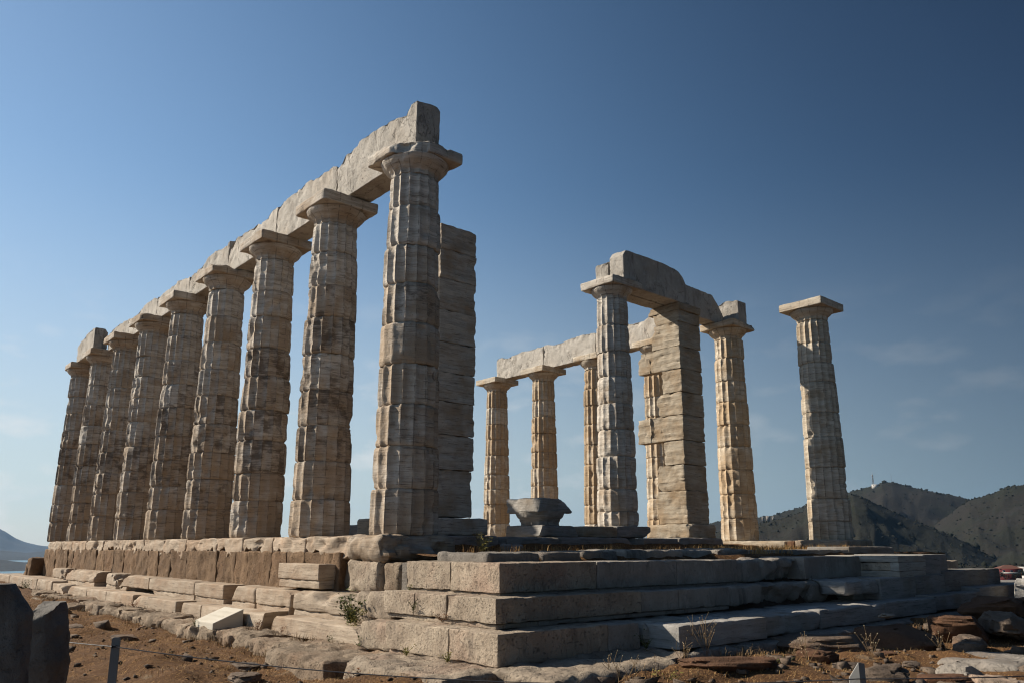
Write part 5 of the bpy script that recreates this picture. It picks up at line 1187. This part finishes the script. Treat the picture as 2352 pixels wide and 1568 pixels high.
c = ridge_pt(2362, 1330, 580); house(c, facing(c), 6, 5, 2.2, M_white, 'low white house right of the red villa', False, 2)
for k, (px, py, w) in enumerate(((1764, 1188, 8), (1776, 1189, 5), (1752, 1190, 4))):
    c = ridge_pt(px, py, 1680); house(c, facing(c), w, 5, 3.4, M_dun, ('largest of the tiny white houses on the hill left of the lone column', 'tiny white house right of the largest on the hill', 'tiny white house left of the largest on the hill')[k], False, 2)
# dark trees round the red villa
def tree(c, h, lab, seed):
    t = thing('tree', c, lab, 'tree'); rs = np.random.RandomState(seed); c = np.array(c)
    V, F = tube([c+[0, 0, -4], c+[0, 0, h*0.3], c+[rs.normal()*0.3, 0.2, h*0.75]], h*0.035, 6); obj('trunk', V, F, M_brn, t)
    parts = []
    for _ in range(420):
        d = rs.normal(size=3); d /= np.linalg.norm(d); q = c+[0, 0, h*0.55]+d*np.array([h*0.42, h*0.42, h*0.38])*rs.uniform(0.3, 1.0)**0.5*(1+0.25*math.sin(5*d[0]+seed)); a = rs.normal(size=3); b = np.cross(a, rs.normal(size=3)); a /= np.linalg.norm(a); b /= np.linalg.norm(b); s = h*0.06
        parts.append((np.array([q-a*s, q-b*s*0.5, q+a*s, q+b*s*0.5]), np.array([[0, 1, 2, 3]])))
    V, F = join(parts); obj('crown', V, F, M_scrub, t, smooth=False)
for k, (px, py, D, h) in enumerate(((2300, 1328, 600, 5.0), (2312, 1331, 590, 4.0), (2334, 1331, 590, 4.6), (2348, 1327, 600, 5.2), (2290, 1322, 640, 5.0))):
    tree(ridge_pt(px, py, D), h, ('dark tree at the left foot of the red villa', 'low dark tree before the red villa, left of its middle', 'low dark tree before the red villa, right of its middle', 'dark tree between the red villa and the low white house', 'tall dark tree left of the red villa')[k], k+3)
# radio mast with its hut on the hilltop
c = ridge_pt(2006, 1114, 2095); t = thing('radio_mast', c, 'thin lattice radio mast on the hilltop at right', 'mast'); parts = []
Hm = 32.0
for s in ((-1, -1), (1, -1), (1, 1), (-1, 1)):
    parts.append(tube([np.array(c)+[s[0]*1.8, s[1]*1.8, -3], np.array(c)+[s[0]*0.6, s[1]*0.6, Hm*0.8]], 0.28, 4))
for k in range(9):
    z = k*Hm*0.8/9; r = 1.8-1.2*z/(Hm*0.8); r2 = 1.8-1.2*(z+Hm*0.8/9)/(Hm*0.8)
    for (a, b) in (((-1, -1), (1, -1)), ((1, -1), (1, 1)), ((1, 1), (-1, 1)), ((-1, 1), (-1, -1))):
        parts.append(tube([np.array(c)+[a[0]*r, a[1]*r, z], np.array(c)+[b[0]*r2, b[1]*r2, z+Hm*0.8/9]], 0.16, 4))
V, F = join(parts); obj('lattice', V, F, M_post, t, smooth=False)
V, F = tube([np.array(c)+[0, 0, Hm*0.78], np.array(c)+[0.001, 0, Hm]], 0.3, 6); obj('antenna', V, F, M_white, t)
for z, r in ((Hm*0.62, 1.5), (Hm*0.76, 1.7), (Hm*0.4, 1.2)):
    V, F = boxm((-r, -0.5, z-0.9), (r, 0.5, z+0.9)); obj('dish', place(V, c, facing(c)), F, M_white, t, smooth=False)
c2 = ridge_pt(2010, 1116, 2080); house(c2, facing(c2), 15, 8, 4.5, M_white, 'small white hut at the foot of the radio mast', False, 2, 'hut')
c2 = ridge_pt(2048, 1106, 2098); t = thing('antenna_pole', c2, 'slim antenna pole right of the radio mast on the hilltop', 'mast'); V, F = tube([np.array(c2)+[0, 0, -3], np.array(c2)+[0.01, 0, 19]], 0.22, 5); obj('pole', V, F, M_post, t)
V, F = boxm((-0.9, -0.2, 14), (0.9, 0.2, 14.6)); obj('crossbar', place(V, c2, facing(c2)), F, M_post, t, smooth=False)

# ------------------------------------------------------------------ haze over land and sea
hm = bpy.data.materials.new('sea_air'); hm.use_nodes = True; ht = hm.node_tree; ht.nodes.clear()
ho = ht.nodes.new('ShaderNodeOutputMaterial'); hv = ht.nodes.new('ShaderNodeVolumePrincipled')
hv.inputs['Color'].default_value = (0.32, 0.60, 1.0, 1); hv.inputs['Density'].default_value = 0.00003; hv.inputs['Anisotropy'].default_value = 0.2
ht.links.new(hv.outputs[0], ho.inputs['Volume'])
V, F = boxm((-13000, -13000, -63), (13000, 13000, 700)); hz = obj('haze', V, F, hm, None, smooth=False)
tag(hz, 'thin blue air haze over the sea and the distant land', 'haze', kind='stuff')

for o in list(COL.objects):
    if '_o' in o.keys(): del o['_o']
